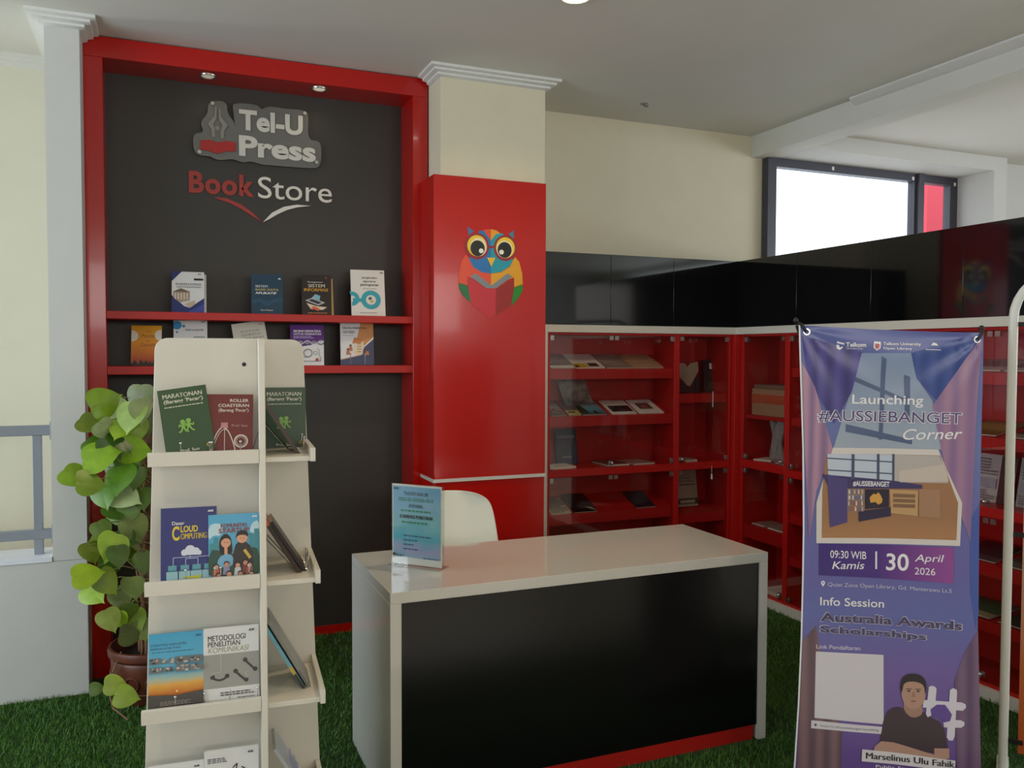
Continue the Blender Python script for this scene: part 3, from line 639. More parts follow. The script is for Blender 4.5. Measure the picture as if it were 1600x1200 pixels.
def stand_book(label, face, a, tier, w, h, th, board, art, tilt=12, roll=0, back=.035, group='books on the white bookstand', yaw=0, zoff=.0, spine=None):
    """face 0 looks at the camera, 1 to the right; a = offset along the face, back = distance behind the lip"""
    z = TIERS[tier]-.024+.0006+zoff; L = Lz(TIERS[tier])-.014
    p = ST @ Matrix.Rotation(face*PI/2, 4, 'Z') @ Vector((a, -L+back, z))
    return book(label, w, h, th, board, art, p, ST_YAW+face*90+yaw, tilt, roll, group=group, spine=spine)
G_DK = ink('#2d4a2c'); G_RED = ink('#6d2a28')
def runner(c, u, v, m):
    c.disc(u, v+.075, .052, m); c.poly([(u-.045, v+.04), (u+.04, v+.04), (u+.03, v-.03), (u-.03, v-.03)], m, 1)
    c.line([(u-.02, v-.02), (u-.05, v-.07), (u-.1, v-.075)], .035, m); c.line([(u+.02, v-.02), (u+.045, v-.06), (u+.1, v-.085)], .035, m)
    c.line([(u-.03, v+.03), (u-.09, v+.0), (u-.06, v+.045)], .028, m); c.line([(u+.03, v+.03), (u+.085, v+.0), (u+.1, v+.04)], .028, m)
def art_mar(c):
    cr = ink('#d6d5c2'); c.text('MARATONAN', .09, .86, .90, .925, cr, bold=.015); c.text("(Bareng 'Pacar')", .1, .765, .9, .84, cr, bold=.015); c.small(.1, .71, .9, .735, 1, cr)
    runner(c, .42, .40, ink('#7fae4b')); runner(c, .54, .41, ink('#7fae4b')); c.text('Prof. Suo', .3, .02, .68, .065, cr); c.disc(.88, .08, .045, ink('#b99a3a')); c.disc(.88, .08, .02, G_DK)
mA = stand_book('green Maratonan book leaning left on top front tier of the bookstand', 0, -.112, 0, .128, .185, .009, G_DK, art_mar, tilt=15, roll=-8, zoff=.017, back=.03)
def art_rol(c):
    cr = ink('#d8d0c6'); c.text('ROLLER', .5, .875, .9, .925, cr, bold=.015); c.text('COASTERAN', .25, .795, .91, .845, cr, bold=.015); c.text("(Bareng 'Pacar')", .26, .705, .9, .77, cr, bold=.01); c.text('Prof. Suo', .54, .48, .88, .515, ink('#b08a80'))
    pk = ink('#c0808a'); hill = [(.10+.52*i/24, .09+.38*math.sin(PI*i/24)**.8) for i in range(25)]
    c.line(hill, .022, cr); c.line([(u+.03, v-.03) for u, v in hill[:18]], .012, cr); c.line([(.39, .46), (.39, .03)], .012, cr); c.ring(.74, .25, .12, .15, cr); c.ring(.74, .25, .09, .10, cr)
    c.line([(.0, .09), (1, .11)], .02, cr); c.line([(0, .015), (1, .03)], .012, cr)
    c.poly([(.30, .46), (.47, .46), (.45, .52), (.32, .52)], pk); 
    for u in (.34, .39, .44): c.disc(u, .53, .025, pk)
    c.disc(.9, .05, .03, ink('#b0603a'))
stand_book('dark red Roller Coasteran book on the top front tier of the bookstand', 0, -.012, 0, .126, .180, .010, G_RED, art_rol, tilt=15, back=.034, roll=1)
def art_cloud(c):
    cr = M_white_ink; yl = ink('#d9bd2c'); c.text('Dasar', .2, .775, .42, .82, cr, bold=.01); c.text('C', .2, .57, .33, .76, yl, bold=.03); c.text('LOUD', .35, .675, .66, .76, yl, bold=.03); c.text('OMPUTING', .35, .585, .82, .66, yl, bold=.03)
    for u, v, r in ((.42, .41, .06), (.52, .44, .09), (.62, .42, .07), (.68, .40, .045)): c.disc(u, v, r, ink('#cfd2da'))
    c.rect(.37, .375, .72, .41, ink('#cfd2da'))
    for u in (.22, .44, .66, .88): c.line([(.52, .38), (.52, .33 if u in (.44, .66) else .35), (u, .33 if u in (.44, .66) else .35), (u, .24)], .012, ink('#aab4d2'))
    for u in (.2, .42, .63, .84): c.rect(u-.07, .19, u+.08, .25, ink('#5b97a0')); c.rect(u-.10, .02, u+.10, .17, ink('#8fb6bd')); c.poly([(u-.1, .17), (u+.1, .17), (u+.07, .19), (u-.06, .19)], ink('#3d6f80'))
    c.poly([(.38, .08), (.7, .06), (.72, .11), (.4, .1)], ink('#b8b83a')); c.mark(.84, .93, cr)
stand_book('blue Dasar Cloud Computing book on second front tier of the bookstand', 0, -.121, 1, .146, .21, .010, ink('#2b2f6e'), art_cloud, tilt=10, back=.036)
def face_(c, u, v, r, skin, hair, shirt):
    c.poly([(u-r*1.5, v-r*3.0), (u+r*1.5, v-r*3.0), (u+r*1.1, v-r*.7), (u-r*1.1, v-r*.7)], shirt); c.disc(u, v+.008, r*1.1, hair); c.disc(u, v-.006, r*.9, skin)
    c.disc(u-r*.35, v-.004, r*.09, M_ink); c.disc(u+r*.35, v-.004, r*.09, M_ink); c.rect(u-r*.3, v-r*.42, u+r*.3, v-r*.36, ink('#9a4a3c'))
def art_comic(c):
    c.poly([(0, .62), (.1, .7), (.25, .68), (.3, .85), (.12, .88), (0, .83)], ink('#b8d4dc'), 1); c.poly([(.8, .7), (1, .66), (1, .9), (.85, .85)], ink('#b8d4dc'), 1)
    for u, v in ((.02, .58), (.1, .66), (.8, .7), (.9, .76)): c.rect(u, .35, u+.09, v, ink('#3d8a93'))
    c.poly([(0, 0), (1, 0), (1, .45), (.85, .5), (.6, .38), (.3, .45), (0, .5)], ink('#2a4a3a'), 1)
    rd = ink('#8a3a30'); c.text('KOMUNITAS', .24, .80, .76, .86, rd, bold=.03); c.text('STARTUP', .2, .72, .8, .79, rd, bold=.03)
    sk = ink('#d69a78'); hr = ink('#1e1512'); c.poly([(.22, .38), (.2, .62), (.3, .71), (.43, .68), (.47, .5), (.46, .4)], hr, 2); c.rect(.31, .4, .37, .55, sk); c.disc(.34, .575, .095, sk); c.poly([(.24, .6), (.27, .7), (.38, .71), (.44, .62), (.34, .66)], hr, 1); c.poly([(.15, .22), (.5, .22), (.48, .38), (.35, .42), (.2, .37)], ink('#6fa6c6'), 1); c.disc(.31, .585, .009, M_ink); c.disc(.37, .58, .009, M_ink)
    c.rect(.63, .45, .70, .6, sk); c.poly([(.46, .15), (.88, .15), (.86, .48), (.70, .60), (.62, .60), (.50, .52)], ink('#2c2320'), 1); c.disc(.66, .635, .105, sk); c.poly([(.53, .62), (.55, .72), (.66, .76), (.78, .72), (.78, .64), (.72, .68), (.58, .68)], hr, 1); c.disc(.63, .63, .009, M_ink); c.disc(.69, .625, .009, M_ink); c.line([(.7, .46), (.82, .33)], .06, ink('#c9a63c'))
    for i, (u, v) in enumerate(((.15, .23), (.35, .26), (.57, .24), (.72, .27), (.8, .23), (.2, .1), (.4, .12), (.62, .11), (.83, .1))): face_(c, u, v, .05, ink(('#d69a78', '#c58a68')[i % 2]), hr, ink(('#c0553a', '#8a86a8', '#c7c9cc', '#7a2f2a', '#9a5540')[i % 5]))
    c.mark(.86, .94, M_white_ink)
stand_book('cyan comic book with a crowd of people, second front tier of the bookstand', 0, -.002, 1, .136, .187, .010, grad('comic sky', [(0, '#4fa3c0'), (1, '#3a9cc4')], 0, .19), art_comic, tilt=10, back=.026)
def art_strat(c):
    dk = ink('#29506a'); c.text('STRATEGI INDUSTRI', .04, .84, .68, .87, dk); c.text('BERKELANJUTAN', .04, .79, .58, .82, dk); c.small(.06, .755, .82, .77, 1, dk)
    r = random.Random(3)
    for u0, u1, v0, v1 in ((.02, .22, .61, .69), (.25, .34, .61, .67), (.38, .47, .61, .68), (.49, .74, .6, .69), (.76, .98, .6, .69), (.02, .24, .5, .58), (.27, .45, .51, .57), (.5, .73, .5, .59), (.75, .99, .5, .58)):
        c.rect(u0, v0, u1, v1, ink('#6f6f6c')); 
        for _ in range(7): u = r.uniform(u0, u1-.03); v = r.uniform(v0, v1-.02); c.rect(u, v, min(u1, u+r.uniform(.02, .07)), min(v1, v+.025), ink(r.choice(('#9a958c', '#43464a', '#b8b4aa'))))
    c.poly([(0, 0), (1, 0), (1, .24), (.75, .22), (.5, .2), (.3, .215), (0, .23)], ink('#4a4540'))
    c.disc(.52, .255, .02, ink('#f0c878')); c.small(.22, .08, .78, .14, 3, ink('#8a8278')); c.mark(.86, .94, dk)
M_sun = grad('sunset print', [(0, '#6a4a30'), (.22, '#c0702a'), (.33, '#d9a040'), (.40, '#a9b49a'), (.5, '#5fa9c4'), (1, '#3a9cc2')], 0, .21, noise=.08, nscale=25)
stand_book('blue sunset Strategi Industri book on the third front tier of the bookstand', 0, -.157, 2, .142, .207, .010, M_sun, art_strat, tilt=11, back=.030)
def phone(c, u, v, a, m):
    pts = [(u+.13*(-1+2*i/8)*math.cos(a)-(.05*(1-(-1+2*i/8)**2)*-1)*math.sin(a)*-1, v+.13*(-1+2*i/8)*math.sin(a)*.7-(.04*(1-(-1+2*i/8)**2))*math.cos(a)) for i in range(9)]
    c.line(pts, .04, m); c.disc(pts[0][0], pts[0][1]+.006, .042, m); c.disc(pts[-1][0], pts[-1][1]+.006, .042, m)
def art_met(c):
    c.text('METODOLOGI', .08, .83, .76, .90, M_ink, bold=.01); c.text('PENELITIAN', .08, .755, .66, .82, M_ink, bold=.01); c.text('KOMUNIKASI', .08, .675, .82, .745, ink('#8d9070'), bold=0, shear=.2); c.rect(0, .22, 1, .655, ink('#98968f'))
    k = ink('#3c3a38'); phone(c, .29, .36, 0, k); phone(c, .84, .48, -.8, k); phone(c, .67, .35, -.75, k); c.line([(.31, .655), (.315, .5), (.3, .42), (.16, .42), (.14, .38)], .008, ink('#c2c0ba')); c.line([(.8, .4), (.74, .38), (.8, .34), (.76, .31)], .008, ink('#c2c0ba'))
    c.small(.3, .11, .9, .17, 2, ink('#55534f')); c.small(.6, .07, .9, .09, 1, ink('#55534f')); c.mark(.82, .93, M_ink)
stand_book('white and grey Metodologi book with telephone handsets, third front tier', 0, -.012, 2, .148, .210, .011, Wt, art_met, tilt=11, back=.028)
def art_w1(c):
    for u, v, r in ((.3, .7, .12), (.5, .62, .1), (.7, .72, .13), (.45, .8, .06)): c.disc(u, v, r, ink('#c2c1bd'))
    c.mark(.82, .92, M_ink)
stand_book('white book with grey blots on the lowest front tier, left one', 0, -.160, 3, .144, .186, .010, Wt, art_w1, tilt=11, back=.030)
def art_w2(c):
    c.small(.06, .83, .42, .9, 3, ink('#444444')); c.disc(.42, .62, .12, ink('#c98a28')); c.poly([(.2, .6), (.25, .7), (.32, .62)], ink('#3a6a48')); c.poly([(.55, .6), (.65, .7), (.75, .62), (.7, .55)], ink('#4a6a58')); c.line([(.52, .75), (.6, .8), (.58, .7)], .02, M_ink); c.line([(.68, .75), (.75, .72), (.7, .68), (.8, .64)], .02, M_ink); c.mark(.8, .92, M_ink)
stand_book('white book with an orange flower blot on the lowest front tier, right one', 0, -.014, 3, .146, .208, .011, Wt, art_w2, tilt=11, back=.028)
# right hand face: books seen edge on, each on an easel
stand_book('green Maratonan book standing against the side wall of the top right shelf', 0, 0, 0, .128, .185, .009, G_DK, art_mar, tilt=4, back=0).matrix_basis = ST @ Matrix.Translation((.150, SS-PT-.026, TIERS[0]-.0234)) @ Matrix.Rotation(R(-4), 4, 'X')
def right_easel(label, tier, b):
    L = Lz(TIERS[tier])-.014; p = ST @ Vector((L-.038, b, TIERS[tier]-.0238)); return easel(label, p, ST_YAW+90, w=.085, h=.10, prong=.045, tilt=38)
stand_book('purple brown book seen edge on, leaning over the top right shelf', 1, -.075, 0, .126, .198, .010, ink('#4d3a3c'), None, tilt=32, back=.022)
right_easel('wire easel under the edge-on purple brown book on the top right shelf', 0, -.075)
stand_book('dark brown book edge on with an orange spine end on the second right shelf', 1, -.078, 1, .14, .195, .012, ink('#3a2e28'), lambda c: (c.rect(0, .88, 1, 1, ink('#b86a48')), c.small(.2, .4, .8, .5, 2, M_white_ink)), tilt=31, back=.032, spine=grad('spine with orange end', [(0, '#3a2e28'), (.86, '#3a2e28'), (.88, '#c0683f'), (1, '#c0683f')], 0, .195))
stand_book('black book edge on in front of the brown one on the second right shelf', 1, -.070, 1, .13, .18, .010, ink('#2a2320'), None, tilt=32, back=.017)
right_easel('wire easel under the dark brown book on the second right shelf', 1, -.078)
stand_book('pale blue book edge on with a yellow spine band on the third right shelf', 1, -.075, 2, .148, .235, .010, ink('#6fa3b4'), art_strat, tilt=29, back=.034, spine=grad('blue spine with yellow', [(0, '#3a3230'), (.22, '#3a3230'), (.24, '#c9a83a'), (.33, '#c9a83a'), (.35, '#6fa9bc'), (1, '#6fa9bc')], 0, .235))
stand_book('grey book in a clear sleeve, outermost on the third right shelf', 1, -.070, 2, .148, .235, .009, ink('#8c8c86'), None, tilt=29, back=.018)
stand_book('white brochure with blue drawing on the lowest right shelf', 1, -.07, 3, .148, .20, .009, ink('#b8bcc0'), lambda c: c.small(.1, .2, .9, .7, 9, ink('#5a6aa8')), tilt=30, back=.03)
for (face, a, tier, lab) in ((0, -.100, 0, 'green Maratonan book, left front'), (0, -.02, 0, 'dark red Roller Coasteran book'), (0, -.09, 1, 'blue Cloud Computing book'), (0, .0, 1, 'cyan crowd comic book'), (0, -.12, 2, 'blue sunset book'), (0, .02, 2, 'white Metodologi book')):
    L = Lz(TIERS[tier])-.014; p = ST @ Vector((a, -L+.036, TIERS[tier]-.0238)); easel('wire easel with ball tips holding the '+lab, p, ST_YAW, w=.075, h=.09, prong=.046, tilt=22)

# ------------------------------------------------------------------ upper black cabinets
UZ0, UZ1 = 1.700, 2.119
def upper(label, loc, rot, wdt, dep):
    t = thing('wall_cabinet', label, 'cabinet', loc, (0, 0, rot), 'black wall cabinets above the bookcases')
    part('body', lambda m: m.box(.001, wdt-.001, .02, dep, 0, UZ1-UZ0, mat('black cabinet body', '#141417', .3, noise=.04)), t)
    part('door', lambda m: m.box(.0008, wdt-.0008, 0, .0185, .002, UZ1-UZ0-.002, M_black_gloss), t, bevel=.0012)
bx = [1.96, 2.477, 2.914, 3.388]
for i, lab in enumerate(('glossy black wall cabinet beside the red pillar', 'glossy black wall cabinet, middle of the three on the back wall', 'glossy black wall cabinet ending at the room corner')):
    upper(lab, (bx[i], 4.41, UZ0), 0, bx[i+1]-bx[i], .255)
tag(MB().box(3.3885, 3.60, 4.4105, 4.665, UZ0, UZ1, M_black_gloss).build('corner_filler'), 'black filler post in the corner between the wall cabinets', 'filler')
wy = [4.41, 3.872, 3.32, 2.78, 2.16]
for i, lab in enumerate(('glossy black wall cabinet of the right wing nearest the corner, under the window', 'glossy black right wing cabinet above the banner top left corner', 'glossy black right wing cabinet below the narrow red window pane', 'glossy black right wing cabinet nearest the white arch stand')):
    upper(lab, (3.39, wy[i], UZ0), R(-90), wy[i]-wy[i+1], .30)

# ------------------------------------------------------------------ lower glass bookcases
BASE_Z, TOP_Z = .055, 1.655
def bookcase(label, loc, rot, wdt, dep, shelves, doors, rail=(.812, .856)):
    """shelves: (z front bottom, z front top, rise to the back); doors: 1 or 2 leaves per storey"""
    t = thing('glass_bookcase', label, 'bookcase', loc, (0, 0, rot), 'red glass fronted bookcases'); st = .018
    part('carcass', lambda m: (m.box(0, st, 0, dep, BASE_Z, TOP_Z, M_red_cab), m.box(wdt-st, wdt, 0, dep, BASE_Z, TOP_Z, M_red_cab), m.box(st, wdt-st, dep-.012, dep, BASE_Z, TOP_Z, M_red_cab), m.box(st, wdt-st, .001, dep-.012, TOP_Z-.014, TOP_Z, M_red_cab), m.box(st, wdt-st, .001, dep-.012, BASE_Z, BASE_Z+.016, M_red_cab)), t, bevel=.001)
    part('middle_rail', lambda m: m.box(st, wdt-st, 0.0, dep-.012, rail[0], rail[1], M_red_cab), t, bevel=.001)
    for z0, z1, rise in shelves:
        part('shelf', lambda m: m.prism([(.022, z0), (.022, z1), (dep-.013, z1+rise), (dep-.013, z1+rise-.018), (.04, z1-.018), (.04, z0)], st+.001, wdt-st-.001, M_red_cab, 'yz'), t, bevel=.001)
    for z0, z1, up in ((rail[1]+.003, TOP_Z-.016, 1), (BASE_Z+.018, rail[0]-.003, 0)):
        n = doors; seg = (wdt-2*st)/n
        for i in range(n):
            a = st+i*seg+.002; b = st+(i+1)*seg-.002
            d = part('glass_door', lambda m: m.box(a, b, .004, .009, z0, z1, M_glass), t)
            hinge_left = (i == 0) if n == 2 else (rot == 0 and False) or (rot != 0)
            hxp = a+.012 if hinge_left else b-.012
            fx = b-.016 if hinge_left else a+.016
            for zz in (z1-.016, z0+.016): part('hinge_clip', lambda m: m.box(hxp-.012, hxp+.012, -.002, .016, zz-.015, zz+.015, M_alu), d, bevel=.001)
            part('latch_plate', lambda m: m.box(fx-.013, fx+.013, .0005, .0035, z1-.026, z1-.002, M_alu), d)
            if i == 0 or n == 1:
                kz = z0+.022 if up else z0+.03
                part('knob', lambda m: (m.box(fx-.015, fx+.015, -.001, .003, kz-.012, kz+.012, M_alu), m.ball((fx, -.012, kz), .011, M_chrome), m.tube([(fx, 0, kz), (fx, -.008, kz)], .005, M_chrome)), d)
    return t
AX0, AX1, BX1, FY = 2.062, 2.944, 3.35, 4.41
bookcase('wide red glass bookcase beside the pillar with sloping magazine shelves', (AX0, FY, 0), 0, AX1-AX0, .25, [(1.382, 1.439, .085), (1.103, 1.161, .085), (.526, .584, .08)], 2)
bookcase('narrow red glass bookcase left of the room corner', (AX1+.001, FY, 0), 0, BX1-AX1-.001, .25, [(1.227, 1.283, 0), (.474, .535, .03)], 1)
WX = 3.392
tag(MB().box(BX1+.0005, 3.39, 4.372, 4.409, BASE_Z, TOP_Z, M_red_cab).box(3.3915, 3.64, 4.362, 4.66, BASE_Z, TOP_Z, M_red_cab).build('corner_post', bevel=.001), 'red square post filling the bookcase corner', 'post')
bookcase('narrow red glass bookcase right of the room corner holding the carton', (WX, 4.36, 0), R(-90), 4.36-3.945, .29, [(1.13, 1.152, 0), (.377, .464, .0)], 1, rail=(.822, .872))
bookcase('wide red glass bookcase behind the hanging banner', (WX, 3.944, 0), R(-90), .88, .29, [(1.40, 1.452, .06), (1.114, 1.162, .06), (.54, .594, .06), (.29, .337, .03)], 2)
bookcase('wide red glass bookcase at right end, beside the white arch stand', (WX, 3.063, 0), R(-90), .88, .29, [(1.40, 1.452, .06), (1.114, 1.162, .06), (.54, .594, .06), (.29, .337, .03)], 2)
s = thing('bookcase_surround', 'white board surround framing the red bookcases', 'trim board', (3.39, 4.40, 0)); t2 = Matrix.Translation((-3.39, -4.40, 0))
part('side_stile', lambda m: m.box(2.022, 2.060, 4.395, 4.66, 0, 1.699, M_white_trim), s, t2, bevel=.0015)
part('top_board', lambda m: (m.box(2.0605, 3.37, 4.395, 4.66, 1.656, 1.699, M_white_trim), m.box(3.37, 3.68, 2.165, 4.66, 1.656, 1.699, M_white_trim)), s, t2)
part('base_board', lambda m: (m.box(2.0605, 3.37, 4.395, 4.66, 0, .0545, M_white_trim), m.box(3.37, 3.68, 2.165, 4.66, 0, .0545, M_white_trim)), s, t2)
part('end_stile', lambda m: m.box(3.37, 3.68, 2.14, 2.164, 0, 1.699, M_white_trim), s, t2, bevel=.0015)

# things kept inside the bookcases
SL = math.degrees(math.atan2(.085, .215))
def lying(label, u0, u1, vb, row, art, board, hgt=.215, name='magazine', dy=.03, th=.006, group='magazines on the sloping shelves'):
    z = {1: 1.439, 2: 1.161, 4: .584}[row]; y = FY+dy
    a = at(u0, vb, y=y); b = at(u1, vb, y=y); zz = z+(dy-.022)*math.tan(R(SL))+.0065
    return book(label, b.x-a.x, hgt, th, board, art, ((a.x+b.x)/2, y, zz+.001), 0, 90-SL, 0, name=name, cat='magazine', group=group)
grey_photo = lambda n, a, b: grad(n, [(0, a), (.5, b), (1, a)], 0, .24, noise=1.2, nscale=18)
lying('grey photo magazine at left of the upper sloping shelf', 861, 899, 576, 1, lambda c: (c.rect(0, 0, 1, .18, M_paper), c.rect(0, .2, .8, .24, M_ink)), grey_photo('grey photo', '#5f5652', '#a0938a'))
lying('white magazine with a yellow block on the upper sloping shelf', 901, 946, 576, 1, lambda c: (c.rect(0, .02, .45, .3, ink('#c9b31a')), c.rect(.5, .08, .85, .33, M_ink), c.rect(0, .02, .14, .18, ink('#6a2a22'))), M_paper)
lying('grey sketch magazine second from right on the upper sloping shelf', 948, 988, 575, 1, None, grey_photo('grey sketch', '#837d76', '#a8a096'))
lying('beige antique map folder at right end of the upper sloping shelf', 989, 1037, 575, 1, lambda c: c.rect(0, .02, 1, .25, ink('#b7a27d')), grey_photo('old map', '#a08058', '#c2a87c'))
lying('pamphlet with small red photos at left of second sloping shelf', 861, 885, 650, 2, lambda c: [c.disc(.2+.3*i, .25+.1*(i % 2), .12, ink('#8a2a22')) for i in range(3)], grey_photo('pamphlet photo', '#6a5f5a', '#a8a09a'))
lying('pamphlet with a yellow foot on the second sloping shelf', 889, 909, 650, 2, lambda c: (c.rect(0, 0, 1, .4, ink('#c9bd6a')), c.rect(.15, .18, .7, .3, M_ink)), ink('#5a3a30'), hgt=.16)
lying('coast photo magazine with blue water on second sloping shelf', 911, 949, 650, 2, lambda c: (c.poly([(0, .1), (.35, .1), (.25, .6), (0, .95)], ink('#2c3a2c')), c.poly([(.5, .1), (.75, .05), (.62, .3)], ink('#1f2a22'))), grad('coast print', [(0, '#3f5a62'), (.35, '#5aa2ba'), (.6, '#7f9fa6'), (1, '#a09f98')], 0, .22, noise=.2))
lying('white magazine with a dark block on the second sloping shelf', 957, 996, 649, 2, lambda c: c.rect(.1, .15, .95, .6, ink('#241c1c')), M_paper, hgt=.19)
lying('white magazine with a framed photo at right of second sloping shelf', 1000, 1038, 649, 2, lambda c: (c.rect(.2, .3, .75, .75, ink('#4a3230')), c.rect(.3, .35, .6, .6, ink('#8a5a50'))), M_paper, hgt=.19)
p = at(903, 640, y=FY+.17); book('tall grey poster brochure propped behind the coast magazine', .19, .25, .004, grey_photo('poster print', '#5a5450', '#b8b0a6'), None, (p.x, FY+.15, 1.161+.062), 0, 30, -6, name='brochure', cat='brochure')
q0 = at(871, 726, y=FY+.19); q1 = at(904, 726, y=FY+.19)
book('navy blue book standing upright at left of the middle shelf', .145, .215, .012, ink('#2b3a5a'), lambda c: (c.text('RENCANA STRATEGIS', .08, .79, .9, .82, M_white_ink), c.text('UNIVERSITAS', .1, .745, .88, .775, M_white_ink), c.small(.3, .2, .7, .23, 1, M_white_ink)), ((q0.x+q1.x)/2, FY+.195, .857), 0, 10)
def flat_book(label, x, y, z, w, d, th, board, yaw=0, rot=None):
    r = thing('book', label, 'book', (x, y, z), (0, 0, R(yaw)), 'books lying flat in the bookcases')
    part('cover', lambda m: (m.box(-w/2, w/2, -d/2, d/2, 0, .0015, board), m.box(-w/2, w/2, -d/2, d/2, th-.0015, th, board), m.box(-w/2, w/2, d/2-.0015, d/2, .0015, th-.0015, board)), r)
    part('pages', lambda m: m.box(-w/2+.001, w/2-.001, -d/2+.001, d/2-.002, .0015, th-.0015, M_pages), r); return r
flat_book('pale book lying flat in front of the navy book on the middle shelf', at(883, 729, y=FY+.03).x, FY+.105, .857, .15, .14, .012, M_paper, 2)
flat_book('brown book lying flat beside the knob on the middle shelf', at(965, 726, y=FY+.03).x, FY+.12, .857, .155, .2, .013, ink('#6a3a34'), 0)
flat_book('pale book lying flat right of the knob on the middle shelf', at(1005, 723, y=FY+.03).x, FY+.12, .857, .15, .2, .010, ink('#a88a80'), 3)
lying('white pamphlet with black print in the lower left of the pillar bookcase', 862, 893, 801, 4, lambda c: c.small(.05, .05, .95, .95, 12, M_ink, 5), ink('#c4b8a2'), hgt=.17)
lying('black magazine with a curled pale corner on the lowest sloping shelf', 897, 934, 799, 4, lambda c: c.poly([(.6, .25), (1, 0), (.85, .22)], ink('#b8ac94')), ink('#100e10'), hgt=.21)
lying('dark violet magazine at right of the lowest sloping shelf', 995, 1025, 790, 4, lambda c: c.small(.1, .3, .9, .8, 5, ink('#4a4860')), ink('#1c1526'), hgt=.19)
# narrow bookcase left of the corner
zB = 1.2835
hp = at(1078, 612, y=FY+.13); 
def heart(m): m.prism([(-.085, 0+.11), (-.085, .19), (-.03, .19), (-.012, .165), (.012, .19), (.07, .20), (.07, .14), (.0, .045), (-.02, .045)], .0, .0018, mat('worn paper', '#9f9480', .8, noise=.06, nscale=25)); m.prism([(-.085, .002), (.075, .002), (.075, .13), (.0, .04), (-.02, .04), (-.085, .10)], .0018, .006, ink('#1e2028'))
hm = MB(); heart(hm); o = hm.build('folded_card'); o.location = (hp.x, FY+.12, zB+.001); o.rotation_euler = (R(-8), 0, 0)
tag(o, 'heart shaped beige paper card over a dark folder in the corner bookcase', 'card')
dp = at(1119, 612, y=FY+.15)
book('dark book with a small white sticker in the corner bookcase', .15, .21, .012, ink('#241e22'), lambda c: (c.rect(.32, .72, .58, .9, M_paper), c.rect(.25, .4, .95, .62, ink('#3a3638')), c.small(.2, .1, .9, .35, 4, ink('#6a5a4a'))), (dp.x-.005, FY+.16, zB+.001), 0, 8)
fp = at(1080, 716, y=FY+.03); flat_book('small pale book lying flat in the corner bookcase above the middle rail', fp.x+.005, FY+.1, .857, .085, .14, .012, ink('#b0a698'))
bp = at(1074, 812, y=FY+.12)
book('white book with a green foot standing in the corner bookcase, lower storey', .16, .235, .012, ink('#a19a88'), lambda c: (c.text('PEDOMAN', .12, .74, .7, .78, M_ink), c.text('TATA KELOLA', .12, .66, .85, .705, M_ink), c.small(.15, .56, .9, .62, 1, M_ink), c.rect(0, .06, 1, .22, ink('#3f4630')), c.rect(.15, .09, .85, .17, ink('#a8a894'))), (bp.x+.01, FY+.13, .556), 0, 9)
kp = at(1112, 740, y=FY-.006)
kt = thing('key_tag', 'small pale key tag hanging from the corner bookcase door', 'key tag', (kp.x, FY-.006, kp.z))
part('cord', lambda m: m.tube([(0, 0, .05), (0, 0, 0)], .0012, M_paper, n=6), kt)
part('tag', lambda m: m.prism([(-.006, -.035), (.006, -.035), (.005, -.005), (0, 0), (-.005, -.005)], -.001, .001, M_paper), kt)
bc = thing('bead_cord', 'short cord of pale beads hanging inside the corner bookcase glass', 'cord', at(1114, 611, y=FY-.004))
part('cord', lambda m: m.tube([(0, 0, 0), (0, 0, -.10)], .001, M_paper, n=6), bc)
for i in range(8): part('bead', lambda m: m.ball((0, 0, -.008-.0125*i), .0035, M_paper, 6), bc)
# narrow bookcase right of the corner
M_card = mat('carton', '#a07a58', .8, noise=.04, nscale=30)
ct = thing('carton', 'brown cardboard carton with a red band in the corner wing bookcase', 'box', (WX+.15, 4.152, 1.1525))
part('carton_body', lambda m: m.box(-.10, .11, -.17, .17, 0, .165, M_card), ct, bevel=.003)
part('flap', lambda m: m.box(-.085, .105, -.165, .165, .1655, .19, mat('dull carton', '#7d5c46', .8, noise=.04)), ct)
part('red_band', lambda m: m.box(-.1015, -.1, -.17, .17, .075, .13, mat('orange red tape', '#b0502c', .5, noise=.03)), ct)
bgp = thing('paper_bag', 'crumpled grey white paper bag hanging in the corner wing bookcase', 'bag', (WX+.09, 4.12, .874))
vs = []; rr = random.Random(8)
for i in range(9):
    for j in range(7):
        z = .25*i/8; y = (-.06+.12*j/6)*(1-.25*math.sin(PI*i/8)); vs.append((.012*math.sin(j*1.7+i*.9)+rr.uniform(-.004, .004), y, z+.015*math.sin(j*1.3)*(i == 8)))
mbg = MB().add(vs, [(i*7+j, i*7+j+1, i*7+j+8, i*7+j+7) for i in range(8) for j in range(6)], mat('grey paper', '#8f8880', .7, noise=.05)); ob = mbg.build('bag_body', bgp, smooth=60); sm = ob.modifiers.new('t', 'SOLIDIFY'); sm.thickness = .03; sm.offset = 0
flat_book('thin pale booklet lying on the middle rail in the corner wing bookcase', WX+.11, 4.23, .873, .12, .15, .008, M_paper, -70)
flat_book('second thin pale booklet on the middle rail behind the wing knob', WX+.10, 4.04, .873, .09, .12, .008, ink('#8a7a70'), -85)
flat_book('pale booklet lying in the lower storey of the corner wing bookcase, left', WX+.12, 4.24, .465, .12, .15, .008, ink('#a09488'), -90)
flat_book('pale booklet lying in the lower storey of the corner wing bookcase, right', WX+.12, 4.06, .465, .16, .17, .01, ink('#a89c90'), -90)
flat_book('pale booklet lying at the bottom of the corner wing bookcase', WX+.10, 4.10, .0725, .15, .16, .02, M_paper, -90)
